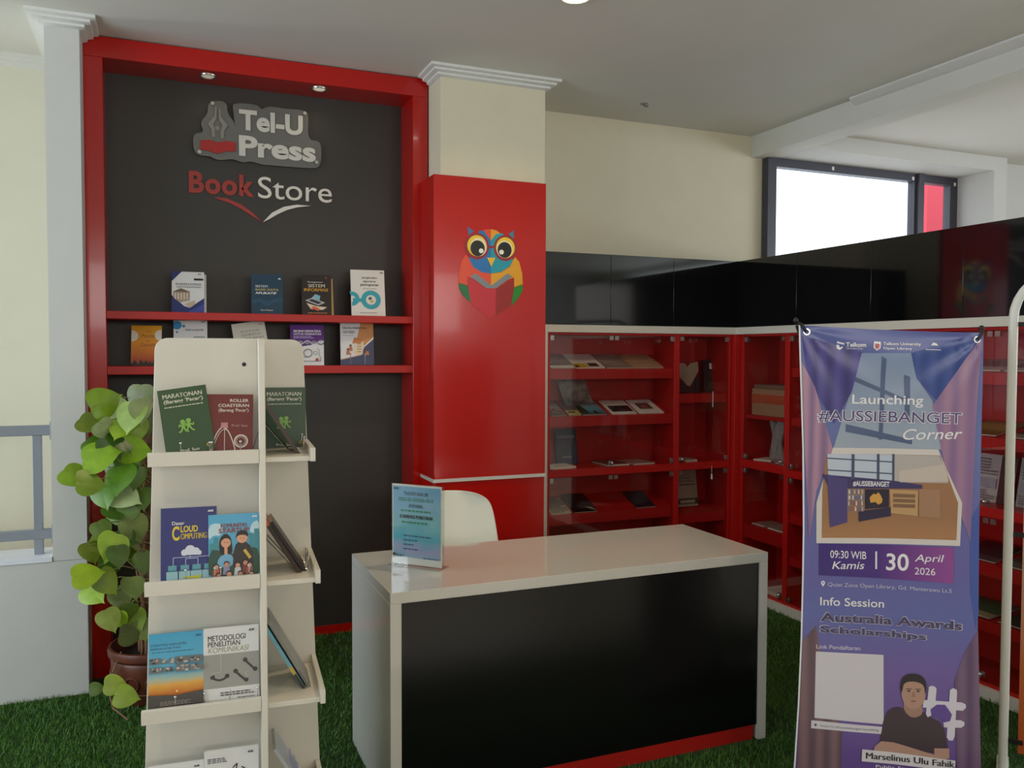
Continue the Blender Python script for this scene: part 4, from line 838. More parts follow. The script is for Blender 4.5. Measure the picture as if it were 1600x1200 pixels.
# wide wing bookcases
def wing(label, y, z, w, h, art, board, tilt, dx=.04, name='book', cat='book', th=.008, group='printed matter in the right wing bookcases'):
    return book(label, w, h, th, board, art, (WX+dx, y, z), -90, tilt, 0, name=name, cat=cat, group=group)
def art_seal(c): c.small(.15, .72, .9, .8, 2, ink('#3a3a3a')); c.ring(.6, .38, .12, .18, ink('#5a5f62')); c.disc(.6, .38, .1, ink('#8a9092')); c.mark(.1, .92, ink('#555555'))
wing('white book with a grey round seal standing left of the banner', 3.845, .858, .155, .225, art_seal, ink('#c2bfb6'), 8, dx=.13, th=.012)
SW = math.degrees(math.atan2(.06, .255))
zs = lambda z, dx: z+(dx-.022)*math.tan(R(SW))+.009
seq = [(3.70, 'grey'), (3.45, 'tan'), (3.22, 'blue')]
for y, nm in seq: wing('%s magazine on the top sloping shelf behind the banner' % nm, y, zs(1.452, .04), .17, .2, None, ink({'grey': '#8a8680', 'tan': '#a08a68', 'blue': '#4a6078'}[nm]), 90-SW, name='magazine', cat='magazine', th=.006)
def art_m(a, b): return lambda c: (c.rect(0, 0, 1, .25, ink(a)), c.rect(.1, .35, .9, .8, ink(b)))
for y, z, lab, a, b, bd in ((2.72, 1.452, 'grey photo magazine right of the banner, top sloping shelf', '#b0aa9c', '#5a544e', '#8c857a'), (2.50, 1.452, 'teal magazine behind the white tube, top sloping shelf', '#c8c4b8', '#44586a', '#3a5a6c'),
                            (2.73, 1.162, 'yellow green leaf photo magazine right of the banner', '#5a5a2c', '#8f8a48', '#6a6a34'), (2.47, 1.162, 'dark magazine with pale print behind the white tube', '#8a847a', '#3a2c2c', '#4a3a38'),
                            (2.72, .594, 'black magazine on the lower sloping shelf right of the banner', '#4a4c52', '#2a3038', '#22252a'), (2.48, .594, 'grey magazine on the lower sloping shelf behind the white tube', '#6a625c', '#3a3a40', '#4c4844'),
                            (2.74, .337, 'green and cream magazine on the lowest shelf right of the banner', '#a8a080', '#3f6a4c', '#4a5a44'), (2.50, .337, 'dark green magazine on the lowest shelf behind the white tube', '#3a4a3a', '#26322c', '#2c3630')):
    wing(lab, y, zs(z, .04), .2, .2, art_m(a, b), ink(bd), 90-(SW if z > .4 else 7), name='magazine', cat='magazine', th=.006)
def art_lines(c): c.small(.08, .55, .92, .92, 6, ink('#6a6e78')); c.rect(.08, .3, .92, .5, ink('#9aa0ac')); c.small(.08, .05, .92, .25, 4, ink('#6a6e78'))
wing('white printed sheet standing on the middle rail right of the banner', 2.76, .858, .16, .22, art_lines, ink('#b9b8b4'), 10, dx=.12, name='leaflet', cat='leaflet', th=.003)
wing('white printed sheet standing behind the white arch tube', 2.50, .858, .18, .22, art_lines, ink('#a9a8a6'), 10, dx=.12, name='leaflet', cat='leaflet', th=.003)
wing('narrow dark brown folder leaning between two white printed sheets', 2.635, .858, .07, .22, None, ink('#3a2622'), 10, dx=.10, name='folder', cat='folder', th=.012)

# ------------------------------------------------------------------ potted climbing plant
PX, PY = -.03, 4.05
t = thing('potted_plant', 'climbing heart leaf plant in a brown clay pot beside the bookstand', 'plant', (PX, PY, 0))
M_pot = mat('brown glazed clay', '#5c2f1d', .4, noise=.25, nscale=14, bump=.3, bscale=60)
M_soil = mat('dark soil', '#2a1c12', .95, noise=.3, nscale=60)
def pot(m):
    m.lathe([(1e-4, 0), (.125, 0), (.14, .012), (.15, .03), (.165, .09), (.175, .14), (.178, .19), (.174, .20), (.176, .205), (.188, .215), (.19, .235), (.186, .248), (.176, .25), (.168, .24), (.162, .20), (.16, .19)], M_pot, n=48)
part('pot', pot, t)
def relief(m):
    for i in range(12):
        a = i*PI/6+.5; c = Vector((math.cos(a), math.sin(a), 0)); tn = Vector((-c.y, c.x, 0)); o = c*.172+Vector((0, 0, .115))
        m.tube([o+tn*.03*math.cos(2*PI*j/14)+Vector((0, 0, .03*math.sin(2*PI*j/14)))+c*(.004*math.sin(2*PI*j/14)) for j in range(14)], .005, M_pot, n=6, closed=True)
    m.tube([(.171*math.cos(2*PI*j/40), .171*math.sin(2*PI*j/40), .07) for j in range(40)], .004, M_pot, n=6, closed=True)
part('pot_relief', relief, t)
part('soil', lambda m: m.lathe([(1e-4, .205), (.08, .203), (.162, .195)], M_soil), t)
M_bark = mat('moss pole bark', '#6a4c33', .95, noise=.35, nscale=30, bump=.8, bscale=70)
def pole(m):
    m.lathe([(.06, .19)]+[(.055+.006*math.sin(i*1.7), .2+.08*i) for i in range(14)]+[(.03, 1.30), (1e-4, 1.31)], M_bark, n=20)
part('moss_pole', pole, t)
def vines(m):
    r = random.Random(2)
    for k in range(9):
        a0 = r.uniform(0, 2*PI); tw = r.uniform(-2.5, 2.5); top = r.uniform(.9, 1.35)
        m.tube([((.064+.006*math.sin(3*i+k))*math.cos(a0+tw*i/14), (.064+.006*math.sin(3*i+k))*math.sin(a0+tw*i/14), .19+(top-.19)*i/14) for i in range(15)], .007, mat('vine stem', '#7a5b40', .8, noise=.2, nscale=40), n=6)
part('vine_stems', vines, t)
LC = {}
def leafmat(c, c2): 
    if c not in LC:
        m = mat('leaf '+c, c, .32, noise=.16, nscale=22); b = m.node_tree.nodes['Principled BSDF']; b.inputs['Subsurface Weight'].default_value = .0; LC[c] = m
    return LC[c]
heart2 = [(0, 0), (.08, .08), (.19, .13), (.31, .12), (.42, .05), (.49, -.07), (.51, -.20), (.48, -.36), (.41, -.52), (.30, -.67), (.18, -.79), (.08, -.87), (.03, -.94), (0, -1.02)]
def leaf(m, p, size, ang, tiltx, tilty, c, stem_to=None):
    """heart shaped leaf with a folded midrib; ang = direction of its tip in the picture plane (0 = down)"""
    vs = []; n = len(heart2)
    for x, z in heart2: vs.append((0, 0 if z > -1 else 0, z+.42))
    for sx in (-1, 1):
        for k in (.5, 1):
            for x, z in heart2: vs.append((sx*x*k, -.10*(x*k)+.22*(x*k)**2*1.5+.10*(z+.3)**2, z*(1 if k == 1 else .98)+.42))
    for i, (x, z) in enumerate(heart2): vs[i] = (0, .10*(z+.3)**2, z*.95+.40)
    fs = []
    for s_ in range(2):
        o1 = n+s_*2*n; o2 = o1+n
        for i in range(n-1): fs.append((i, i+1, o1+i+1, o1+i)); fs.append((o1+i, o1+i+1, o2+i+1, o2+i))
    M = Matrix.Translation(p) @ Matrix.Rotation(tilty, 4, 'Z') @ Matrix.Rotation(tiltx, 4, 'X') @ Matrix.Rotation(-ang, 4, 'Y') @ Matrix.Scale(size, 4)
    old = m.M; m.M = old @ M; m.add(vs, fs, leafmat(c, None)); m.M = old
    if stem_to is not None:
        top = M @ Vector((0, .01, .42)); e = Vector(stem_to); mid = (top+e)/2+Vector((0, 0, .03))
        m.tube([top, mid, e], .0022, mat('petiole', '#8a8a50', .6), n=5)
B1, B2, OL, DK, PL, DU = '#7fa31c', '#8fae2a', '#66761a', '#3f611c', '#a9bd86', '#79854a'
LEAVES = [(166, 627, 50, 110, B1), (182, 645, 46, 30, PL), (203, 652, 48, 0, '#93ad57'), (221, 643, 40, 10, PL), (145, 662, 40, 60, OL), (187, 671, 36, -20, B2), (212, 673, 38, 0, B2), (164, 672, 34, 40, PL),
          (159, 712, 52, 105, B1), (211, 703, 48, 80, B1), (192, 690, 40, 20, DK), (120, 745, 42, 50, '#7a9a20'), (143, 755, 42, 75, '#7a9a20'), (186, 750, 50, 10, '#55811a'), (162, 776, 40, 20, '#5f8c1a'), (197, 776, 46, 60, PL),
          (193, 806, 46, 35, '#9db877'), (212, 828, 44, 20, DU), (174, 856, 46, -30, '#8fb035'), (138, 898, 42, 95, '#8ba41a'), (168, 911, 42, 30, '#86a01f'), (147, 929, 40, 55, B2), (143, 864, 34, 10, OL), (172, 886, 36, 0, DK), (209, 920, 38, 5, DU), (190, 936, 38, 30, DU),
          (172, 970, 36, 20, '#7c8c38'), (188, 970, 28, 20, B2), (213, 970, 36, 40, '#6e8a22'), (205, 993, 34, 70, '#4f5d28'), (219, 624, 44, 0, '#6a7440'), (230, 662, 40, 0, '#55651f'), (200, 728, 40, 10, '#4d6e1c'), (212, 748, 36, -10, '#5a7a22'), (196, 845, 34, 10, '#45602a'), (222, 850, 34, 0, DU), (150, 700, 34, 40, '#4f7a1c'), (216, 648, 40, 40, '#6f8c30'), (200, 800, 36, -10, '#5a7a2a'), (180, 800, 34, 30, '#4a6a22'), (160, 830, 32, 20, '#5a761f'), (185, 870, 34, 0, '#3f5a1c'), (156, 850, 30, 60, '#6c8422'), (222, 780, 36, 10, '#4a661f'), (225, 880, 34, 0, '#4d6428'), (200, 960, 32, -10, '#5f7a2a'), (222, 985, 34, 20, '#5a6c28'), (176, 700, 40, 30, '#3f5c1c'), (178, 730, 40, -20, '#476a1c')]
def foliage(m):
    m.M = Matrix.Translation((-PX, -PY, 0)); r = random.Random(11)
    for i, (u, v, L, ang, c) in enumerate(LEAVES):
        y = 3.86+r.uniform(-.05, .12)+(.06 if c in (DK, OL, DU) else 0)
        if u < 150: y = min(y, 3.95)
        p = at(u, v, y=y); sz = L*3.6/F_PX*1.0
        leaf(m, p, sz, R(ang), r.uniform(-.75, .25), r.uniform(-.6, .6), c, (PX+r.uniform(-.06, 0), PY-.05, p.z+r.uniform(-.06, .05)))
    for i in range(26):   # foliage on the sides turned away from the view
        a = r.uniform(-.6, 2.6); z = r.uniform(.4, 1.32); rad = r.uniform(.11, .19)
        p = Vector((PX+rad*math.cos(a), PY+rad*math.sin(a)*.8, z))
        leaf(m, p, r.uniform(.10, .14), r.uniform(-.6, .6), r.uniform(-.5, .1), a+PI/2, r.choice((B1, B2, DK, OL, '#5f8c1a')), (PX+.06*math.cos(a), PY+.06*math.sin(a), z+.02))
part('foliage', foliage, t, smooth=70)
def trail(m):
    m.M = Matrix.Translation((-PX, -PY, 0)); r = random.Random(4)
    for u, v, L, ang, c, y in ((181, 1070, 38, 80, '#93a83a', 3.72), (199, 1089, 42, 70, '#8fa838', 3.66), (152, 1076, 26, 90, '#56702a', 3.82)):
        p = at(u, v, y=y); p.z = max(p.z, .03); leaf(m, p, L*3.4/F_PX*.85, R(ang), -.35, .1, c, (PX-.12, PY-.14, .06))
    m.tube([(PX-.13, PY-.10, .25), (PX-.18, PY-.17, .14), (PX-.16, PY-.22, .06), (PX-.1, PY-.3, .03)], .004, mat('vine stem', '#7a5b40'), n=6)
part('trailing_vine', trail, t, smooth=70)

# ------------------------------------------------------------------ hanging X stand banner
BA = Vector((1.933, 2.189, 0)); BD = Vector((.9214, -.3886, 0)).normalized(); BN = Vector((-BD.y, BD.x, 0)); BYAW = math.atan2(BD.y, BD.x)
bt = thing('banner_stand', 'purple event banner on a black X stand in front of the right bookcases', 'banner', BA, (0, 0, BYAW))
Binv = (Matrix.Translation(BA) @ Matrix.Rotation(BYAW, 4, 'Z')).inverted()
def bp2(u, v):
    d = _f + _r*((u-800)/F_PX) - _u*((v-600)/F_PX); o = Vector((0, 0, EYE)); k = (BA-o).dot(BN)/d.dot(BN); q = Binv @ (o+d*k); return (q.x, q.z)
def bowf(x, z):
    """how far the hanging vinyl bulges off its plane"""
    q = max(0, min(1, x/.6)); r = max(0, min(1, (z-.03)/1.6))
    b = .018*math.sin(PI*r)*math.sin(PI*q) + .004*math.sin(q*13+r*3)*(1-r)*.6
    for cx, cz in ((.0, 1.62), (.6, 1.59)):
        dx, dz = x-cx, cz-z; dist = math.hypot(dx, dz); an = math.atan2(abs(dx), dz+1e-6)
        b += .0028*math.sin(an*13)*math.exp(-dist*3.2)*min(1, dist*12)
    return b
LE = [(508, 1250), (560, 1251.5), (700, 1256), (830, 1257), (900, 1256), (1000, 1253.5), (1100, 1249), (1190, 1243), (1270, 1237)]
RE = [(520, 1537), (600, 1535.5), (700, 1533), (830, 1530), (900, 1529), (1000, 1528), (1100, 1528), (1190, 1528.5), (1275, 1530)]
lp = [bp2(u, v) for v, u in LE]; rp_ = [bp2(u, v) for v, u in RE]
def edge(pts, f):
    k = f*(len(pts)-1); i = min(int(k), len(pts)-2); a = k-i; return (pts[i][0]*(1-a)+pts[i+1][0]*a, pts[i][1]*(1-a)+pts[i+1][1]*a)
class Ban(MB):
    def put(s, vs, fs, m, y): y = y*1.8 if y < 0 else y; s.add([(x, bowf(x, z)+y, z) for x, z in vs], fs, m)
    def sheet(s, q, m, y, nx=10, nz=10):
        """four pixel corners (top left, top right, bottom right, bottom left) as a fine grid that follows the vinyl"""
        a, b, c, d = [bp2(*p) for p in q]; vs = []
        for j in range(nz+1):
            for i in range(nx+1):
                f = i/nx; g = j/nz; vs.append(tuple((a[k]*(1-f)+b[k]*f)*(1-g)+(d[k]*(1-f)+c[k]*f)*g for k in (0, 1)))
        s.put(vs, [(j*(nx+1)+i, (j+1)*(nx+1)+i, (j+1)*(nx+1)+i+1, j*(nx+1)+i+1) for j in range(nz) for i in range(nx)], m, y)
    def shape(s, pts, m, y, it=0):
        P = [bp2(*p) for p in pts]; P = rnd(P, it) if it else P
        bm = bmesh.new(); f = bm.faces.new([bm.verts.new((x, 0, z)) for x, z in P]); bmesh.ops.triangulate(bm, faces=[f])
        for _ in range(7):
            le = [e for e in bm.edges if e.calc_length() > .025]
            if not le: break
            bmesh.ops.subdivide_edges(bm, edges=le, cuts=1); bmesh.ops.triangulate(bm, faces=[f for f in bm.faces if len(f.verts) > 3])
        bm.verts.index_update()
        s.put([(v.co.x, v.co.z) for v in bm.verts], [[v.index for v in f.verts] for f in bm.faces], m, y); bm.free()
    def disk(s, u, v, rx, ry, m, y): s.shape([(u+rx*math.cos(i*PI/10), v+ry*math.sin(i*PI/10)) for i in range(20)], m, y)
    def words(s, body, u0, v0, u1, v1, hpx, m, y, bold=0, shear=0, space=1):
        """u0,v0 = left end of the baseline, u1,v1 = right end, hpx = letter height in pixels"""
        if 'M' in body and bold: s.words(body, u0, v0, u1-1, v1, hpx, m, y, 0, shear, space); u0 += 1; bold = 0
        vs, fs = text_mesh(body, bold, shear, space); ax = min(p[0] for p in vs); bx = max(p[0] for p in vs); az = min(p[1] for p in vs); bz = max(p[1] for p in vs)
        a = bp2(u0, v0); b = bp2(u1, v1); hh = bp2(u0, v0-hpx)[1]-a[1]
        s.put([(a[0]+(b[0]-a[0])*(p[0]-ax)/(bx-ax), a[1]+(b[1]-a[1])*(p[0]-ax)/(bx-ax)+hh*(p[1]-az)/(bz-az)) for p in vs], fs, m, y)
VR = .28
def vin(c): return mat('vinyl print '+c, c, VR)
B = Ban(); nx, nz = 44, 120; vs = []
for j in range(nz+1):
    a = edge(lp, j/nz); b = edge(rp_, j/nz)
    for i in range(nx+1): f = i/nx; vs.append((a[0]*(1-f)+b[0]*f, a[1]*(1-f)+b[1]*f-.004*math.sin(PI*f)*(1-j/nz)))
M_ban = grad('banner vinyl', [(0, '#5f4a78'), (.12, '#654b8c'), (.28, '#6f5a9a'), (.42, '#6168a4'), (.5, '#6662a0'), (.75, '#6470a4'), (1, '#565f9c')], 0, 1.62, noise=.10, nscale=4, rough=VR)
gf = [(j*(nx+1)+i, (j+1)*(nx+1)+i, (j+1)*(nx+1)+i+1, j*(nx+1)+i+1) for j in range(nz) for i in range(nx)]
B.put(vs, gf, M_ban, 0)
white_back = mat('vinyl back', '#d8dae0', .5); B.put(vs, [f[::-1] for f in gf], white_back, .0012)
e1 = [vs[j*(nx+1)] for j in range(nz+1)]; 
B.add([(x-.0045, bowf(x, z)-.0005, z) for x, z in e1]+[(x+.001, bowf(x, z)-.0006, z) for x, z in e1], [(j, j+nz+1, j+nz+2, j+1) for j in range(nz)], white_back)
k1 = .30833
def P1(x, y): return (1230+x*k1, 490+y*k1)
def P2(x, y): return (1230+x*k1, 830+y*k1)
# printed curtains, sky and the window behind them
B.shape([P1(*p) for p in ((380, 200), (628, 200), (660, 330), (740, 440), (790, 690), (235, 690), (300, 480))], grad('banner sky', [(0, '#6f7f9c'), (.4, '#9aa6b4'), (1, '#7d8fb0')], 1.0, 1.55, noise=.4, nscale=9, rough=VR), -.0004)
for q in (((480, 215), (505, 230), (490, 640), (470, 640)), ((345, 320), (600, 430), (600, 450), (345, 345)), ((300, 560), (640, 640), (640, 665), (300, 600)), ((596, 310), (628, 320), (625, 520), (600, 520))): B.shape([P1(*p) for p in q], vin('#4f5f80'), -.0007)
B.shape([P1(*p) for p in ((70, 110), (380, 195), (330, 400), (240, 560), (110, 330))], folds('purple curtain print', '#3b3672', '#524a90', 6, VR), -.0006)
B.shape([P1(*p) for p in ((628, 200), (930, 110), (970, 170), (760, 440), (660, 330))], folds('blue curtain print', '#314688', '#425496', 6, VR), -.0006)
B.shape([P1(*p) for p in ((960, 150), (985, 130), (960, 500), (930, 1160), (800, 760), (740, 470))], folds('pink curtain print right', '#856790', '#9c7894', 6, VR), -.0008)
B.shape([P1(*p) for p in ((72, 240), (140, 370), (235, 690), (150, 900), (112, 1160), (90, 700))], folds('pink curtain print', '#84688c', '#ac869c', 7, VR), -.0008)
B.shape([P2(*p) for p in ((80, 560), (150, 480), (190, 760), (280, 1010), (270, 1300), (45, 1300))], folds('brown curtain print', '#624c56', '#7e6266', 6, VR), -.0006)
B.shape([P2(*p) for p in ((968, 500), (900, 620), (850, 760), (905, 960), (860, 1300), (985, 1300))], folds('mauve curtain print', '#5c4766', '#755a76', 6, VR), -.0006)
B.shape([P2(*p) for p in ((930, -60), (974, -140), (970, 420), (955, 490), (930, 300))], vin('#45599f'), -.0005)
wi = vin('#e4e2e6')
# heading logos and title
B.words('Telkom', *P1(297, 168), *P1(400, 170), 7, wi, -.001, bold=.03); B.words('University', *P1(300, 183), *P1(385, 184), 3.5, wi, -.001)
for q in (((252, 140), (290, 150), (290, 158), (252, 150)), ((250, 158), (262, 158), (268, 172), (282, 166), (282, 174), (266, 184), (252, 176))): B.shape([P1(*p) for p in q], wi, -.001)
B.shape([P1(*p) for p in ((440, 140), (475, 143), (473, 175), (455, 188), (437, 172))], wi, -.001); B.shape([P1(*p) for p in ((446, 152), (468, 154), (467, 172), (455, 182), (444, 170))], vin('#b85a5e'), -.0013)
B.words('Telkom University', *P1(487, 164), *P1(678, 167), 6, wi, -.001, bold=.02); B.words('Open Library', *P1(487, 185), *P1(632, 188), 5, wi, -.001, bold=.015)
B.shape([P1(*p) for p in ((728, 160), (740, 146), (755, 150), (765, 163))], wi, -.001); B.shape([P1(*p) for p in ((700, 180), (778, 183), (778, 186), (700, 183))], wi, -.001)
B.words('Launching', *P1(332, 472), *P1(693, 478), 19, wi, -.0012, bold=.012)
B.words('#AUSSIEBANGET', *P1(153, 552), *P1(889, 568), 20.5, wi, -.0011, bold=.04); B.words('#AUSSIEBANGET', *P1(158, 549), *P1(885, 565), 19, vin('#544a7c'), -.0014, bold=.005)
B.words('Corner', *P1(592, 642), *P1(890, 636), 17, wi, -.0012, bold=.005, shear=.25)
# framed room picture
B.shape([P1(*p) for p in ((235, 680), (770, 690), (800, 760), (890, 960), (880, 1180), (150, 1165), (150, 960))], vin('#cfc9c4'), -.001)
B.shape([P1(*p) for p in ((200, 712), (780, 720), (870, 960), (862, 1150), (178, 1138), (180, 900))], grad('room floor print', [(0, '#8a5f40'), (.5, '#a87a54'), (1, '#9a7050')], .86, 1.0, rough=VR), -.0013)
B.shape([P1(*p) for p in ((205, 712), (550, 718), (550, 850), (210, 820))], vin('#b9c3d2'), -.0016)
B.shape([P1(*p) for p in ((550, 718), (775, 722), (815, 800), (820, 860), (550, 858))], vin('#b2aaa6'), -.0016)
for a, b in ((330, 346), (462, 476), (540, 552)): B.shape([P1(a, 713), P1(b, 714), P1(b, 860), P1(a, 850)], vin('#46506a'), -.0019)
for y in (730, 790): B.shape([P1(205, y), P1(550, y+22), P1(550, y+28), P1(205, y+6)], vin('#46506a'), -.0019)
B.shape([P1(*p) for p in ((575, 800), (800, 765), (822, 850), (575, 858))], vin('#c2b6ac'), -.0019)
B.shape([P1(*p) for p in ((180, 815), (550, 850), (690, 870), (690, 890), (330, 890), (215, 890))], vin('#3d3663'), -.0019)
B.shape([P1(*p) for p in ((205, 815), (310, 840), (310, 1060), (220, 1085))], vin('#4d4378'), -.0022)
B.words('#AUSSIEBANGET', *P1(338, 878), *P1(527, 884), 9, wi, -.0023, bold=.02)
B.shape([P1(*p) for p in ((310, 888), (400, 890), (400, 1005), (310, 1012))], vin('#8a7466'), -.0022)
rr = random.Random(6)
for row in range(4):
    x = 315
    while x < 392: wdt = rr.uniform(5, 10); B.shape([P1(x, 895+row*29), P1(x+wdt, 895+row*29), P1(x+wdt, 916+row*29), P1(x, 916+row*29)], vin(rr.choice(('#cfc4b4', '#9a5a48', '#6a6a88', '#b8a88c'))), -.0025); x += wdt+2
B.shape([P1(*p) for p in ((402, 893), (525, 893), (525, 985), (402, 995))], vin('#2a2434'), -.0022)
B.shape([P1(*p) for p in ((425, 935), (445, 915), (460, 920), (468, 908), (480, 920), (492, 945), (488, 962), (470, 972), (455, 958), (430, 962))], vin('#cf9a4a'), -.0025)
B.shape([P1(*p) for p in ((368, 1005), (535, 985), (535, 1030), (370, 1058))], vin('#2f2844'), -.0022)
B.shape([P1(*p) for p in ((528, 895), (670, 900), (668, 1030), (535, 1015))], vin('#b89468'), -.0022)
for i in range(3): B.shape([P1(545, 915+i*26), P1(655, 918+i*26), P1(655, 936+i*26), P1(545, 933+i*26)], vin('#7f5f48'), -.0025)
B.shape([P1(*p) for p in ((675, 890), (780, 895), (782, 1040), (675, 1032))], vin('#a07a5e'), -.0022)
# date box
B.shape([P2(*p) for p in ((165, 65), (850, 85), (848, 268), (165, 225))], grad('date box print', [(0, '#3d2f76'), (.5, '#4a2f7c'), (1, '#8c4a92')], .05, .50, 'X', rough=VR), -.001)
B.words('09:30 WIB', *P2(222, 138), *P2(410, 148), 12, wi, -.0013, bold=.005); B.words('Kamis', *P2(232, 195), *P2(400, 198), 12, wi, -.0013, bold=.005, shear=.2)
B.shape([P2(457, 108), P2(466, 108), P2(466, 198), P2(457, 198)], wi, -.0013); B.words('30', *P2(512, 205), *P2(625, 208), 27, wi, -.0013, bold=.015)
B.words('April', *P2(655, 170), *P2(800, 172), 15, wi, -.0013, bold=.004, shear=.2); B.words('2026', *P2(655, 224), *P2(757, 228), 11, wi, -.0013)
B.disk(*P2(185, 264), 3.2, 3.2, wi, -.001); B.shape([P2(175, 268), P2(195, 268), P2(185, 284)], wi, -.001); B.disk(*P2(185, 264), 1.2, 1.2, vin('#5b62a4'), -.0013)
B.words('Quiet Zone Open Library, Gd. Manterawu Lt.5', *P2(210, 288), *P2(838, 322), 8, vin('#c4c4d8'), -.001)
B.words('Info Session', *P2(170, 378), *P2(502, 396), 13, wi, -.001, bold=.012)
for body, q0, q1 in (('Australia Awards', (165, 462), (893, 508)), ('Scholarships', (165, 528), (716, 572))):
    B.words(body, *P2(*q0), *P2(*q1), 16, vin('#bdb8d0'), -.001, bold=.05); B.words(body, *P2(q0[0]+5, q0[1]-3), *P2(q1[0]-5, q1[1]-3), 14, vin('#4a4462'), -.0013, bold=.03)
B.words('Link Pendaftaran', *P2(150, 597), *P2(378, 610), 6.5, vin('#cfc8dc'), -.001, bold=.01)
B.shape([P2(*p) for p in ((148, 612), (498, 635), (495, 985), (140, 948))], vin('#cfcad0'), -.001)          # white code panel, its code left out
B.shape([P2(*p) for p in ((124, 960), (514, 1000), (512, 1036), (122, 1000))], vin('#cfcad0'), -.001); B.disk(*P2(145, 983), 2, 2, vin('#55505c'), -.0013); B.words('https://s.id/aussiebanget-launching', *P2(170, 996), *P2(468, 1022), 4.5, vin('#77727c'), -.0013)
# the printed speaker
sk = vin('#b08a78'); B.shape([P2(*p) for p in ((470, 1085), (500, 930), (560, 890), (600, 915), (690, 915), (720, 940), (790, 975), (815, 1100), (815, 1130), (470, 1110))], vin('#3f3038'), -.0012, 1)
B.shape([P2(*p) for p in ((445, 1095), (480, 1068), (545, 1075), (600, 1095), (700, 1120), (820, 1150), (820, 1100), (745, 1100), (745, 1170), (440, 1130))], sk, -.0015)
B.shape([P2(*p) for p in ((598, 860), (680, 870), (695, 930), (640, 955), (595, 915))], vin('#a07c6c'), -.0016, 1); B.disk(*P2(645, 822), 18.5, 26, sk, -.0019)
B.shape([P2(*p) for p in ((584, 830), (580, 790), (588, 752), (620, 727), (672, 728), (704, 755), (710, 795), (704, 835), (700, 800), (690, 778), (655, 766), (615, 768), (596, 782), (592, 808))], vin('#2a2226'), -.0022, 1)
for x in (622, 668): B.disk(*P2(x, 815), 2.2, 1.3, vin('#2a2226'), -.0022); B.shape([P2(x-14, 803), P2(x+14, 803), P2(x+14, 807), P2(x-14, 807)], vin('#3a2c2c'), -.0022)
B.shape([P2(*p) for p in ((641, 820), (650, 820), (655, 845), (636, 845))], vin('#9a7464'), -.0021); B.shape([P2(*p) for p in ((628, 862), (662, 863), (650, 870), (636, 869))], vin('#8a4f4c'), -.0022, 1)
for q in (((722, 792), (735, 786), (752, 790), (760, 802), (752, 880), (742, 930), (715, 945), (706, 930)), ((826, 806), (842, 796), (860, 804), (862, 820), (848, 1040), (838, 1060), (820, 1060), (808, 1045)), ((695, 858), (885, 868), (905, 878), (906, 895), (890, 910), (690, 896)), ((790, 955), (880, 958), (898, 968), (898, 984), (882, 996), (795, 994))): B.shape([P2(*p) for p in q], vin('#d3cdd8'), -.0014)
B.shape([P2(*p) for p in ((728, 905), (760, 880), (800, 880), (812, 895), (835, 930), (825, 962), (795, 970), (770, 945), (735, 945))], vin('#5f4590'), -.0017)
B.shape([P2(*p) for p in ((380, 1105), (850, 1160), (845, 1215), (376, 1165))], vin('#d3cdd0'), -.0024); B.words('Marselinus Ulu Fahik', *P2(398, 1152), *P2(845, 1195), 9.5, vin('#3a3438'), -.0027, bold=.02)
B.words('Public Speaker', *P2(450, 1205), *P2(700, 1225), 6, wi, -.0015)
B.build('vinyl_sheet', bt, smooth=60)
M_bk = mat('black plastic', '#17171a', .4, noise=.03)
tl, tr_, bl, br = [(q[0], q[1]) for q in (lp[0], rp_[0], lp[-1], rp_[-1])]
hub = Vector((.3, .09, .82))
for c in (tl, tr_, bl, br): part('pole', lambda m: m.tube([hub, (c[0], .03, c[1])], .006, M_bk), bt)
part('hub', lambda m: m.tube([hub-Vector((0, .02, 0)), hub+Vector((0, .025, 0))], .022, M_bk, n=14), bt)
part('rear_leg', lambda m: m.tube([hub+Vector((0, .01, 0)), (.3, .42, .006)], .006, M_bk), bt)
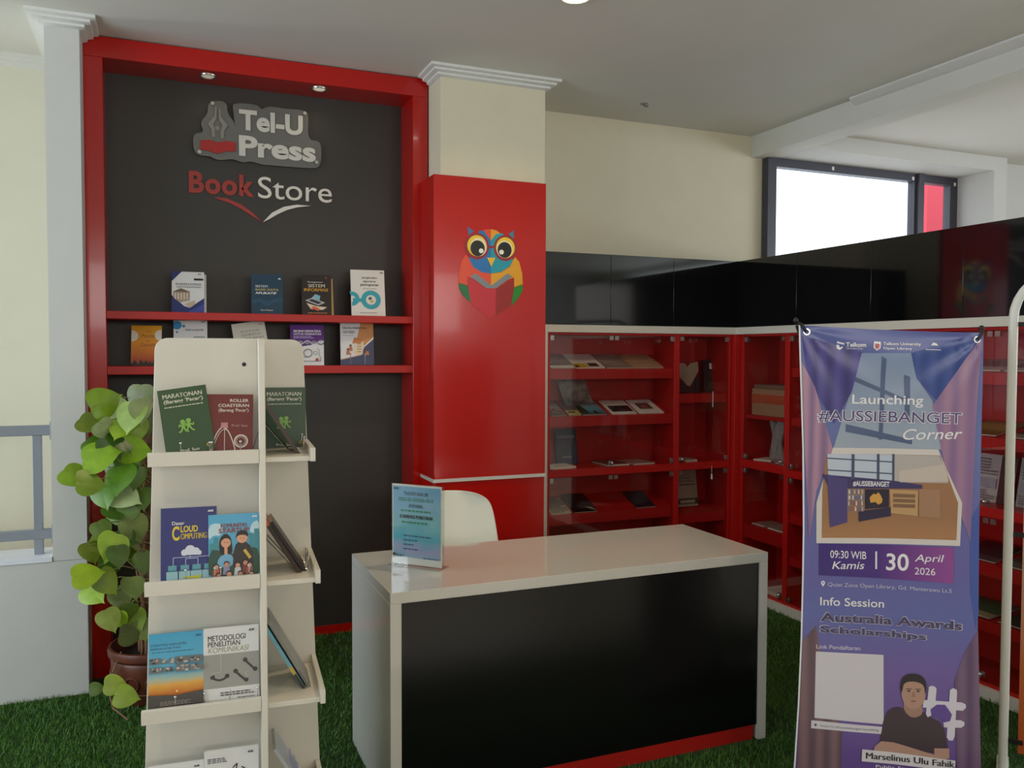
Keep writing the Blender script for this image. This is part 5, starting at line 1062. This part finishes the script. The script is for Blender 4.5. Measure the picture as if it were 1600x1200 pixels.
for c, sx in ((tl, 1), (tr_, -1)):
    part('corner_hook', lambda m: (m.tube([(c[0]-.004*sx, .03, c[1]+.012), (c[0]+.004*sx, -.004, c[1]+.002), (c[0]+.02*sx, -.006, c[1]-.022)], .005, M_bk), m.ball((c[0]-.006*sx, .024, c[1]+.016), .009, M_bk)), bt)
    part('eyelet', lambda m: m.ring((c[0]+.022*sx, c[1]-.022), .007, .0115, bowf(c[0]+.022*sx, c[1]-.022)-.003, M_chrome), bt)

# ------------------------------------------------------------------ white arched tube stand at the right edge
AB = Vector((2.772, 2.068, 0)); AY = math.atan2(-.80, .60)
t = thing('arch_banner_stand', 'white arched tube banner stand with an orange print at right edge', 'banner stand', AB, (0, 0, AY))
M_tube = mat('white powder coat', '#d5d8d3', .35, noise=.01)
H_, W_, RA = 1.83, .78, .17
pth = [(0, 0, .02), (0, 0, H_-RA)]+[(RA-RA*math.cos(PI/2*i/8), 0, H_-RA+RA*math.sin(PI/2*i/8)) for i in range(1, 9)]+[(W_-RA+RA*math.sin(PI/2*i/8), 0, H_-RA+RA*math.cos(PI/2*i/8)) for i in range(0, 9)]+[(W_, 0, .02)]
part('tube_frame', lambda m: m.tube(pth, .0155, M_tube, n=14), t)
for x in (0, W_): part('foot', lambda m: m.box(x-.02, x+.02, -.2, .2, 0, .02, M_tube), t, bevel=.004)
part('fabric_panel', lambda m: m.add([(x, .004*math.sin(i*.9), z) for z in (.12, .45, .8, 1.2, 1.5, 1.70) for i, x in enumerate((.045, .2, .35, .5, .65, W_-.045))], [(j*6+i, j*6+i+1, j*6+i+7, j*6+i+6) for j in range(5) for i in range(5)], grad('orange fade print', [(0, '#b04a12'), (.25, '#b8622e'), (.55, '#b99a86'), (1, '#cfc3ae')], .1, 1.4, rough=.5)), t)
for x in (.0, W_):
    for z in (1.64, .9, .16): part('clip', lambda m: m.box(min(x, x+(.06 if x == 0 else -.06)), max(x, x+(.06 if x == 0 else -.06)), -.004, .004, z-.008, z+.008, M_bk), t)
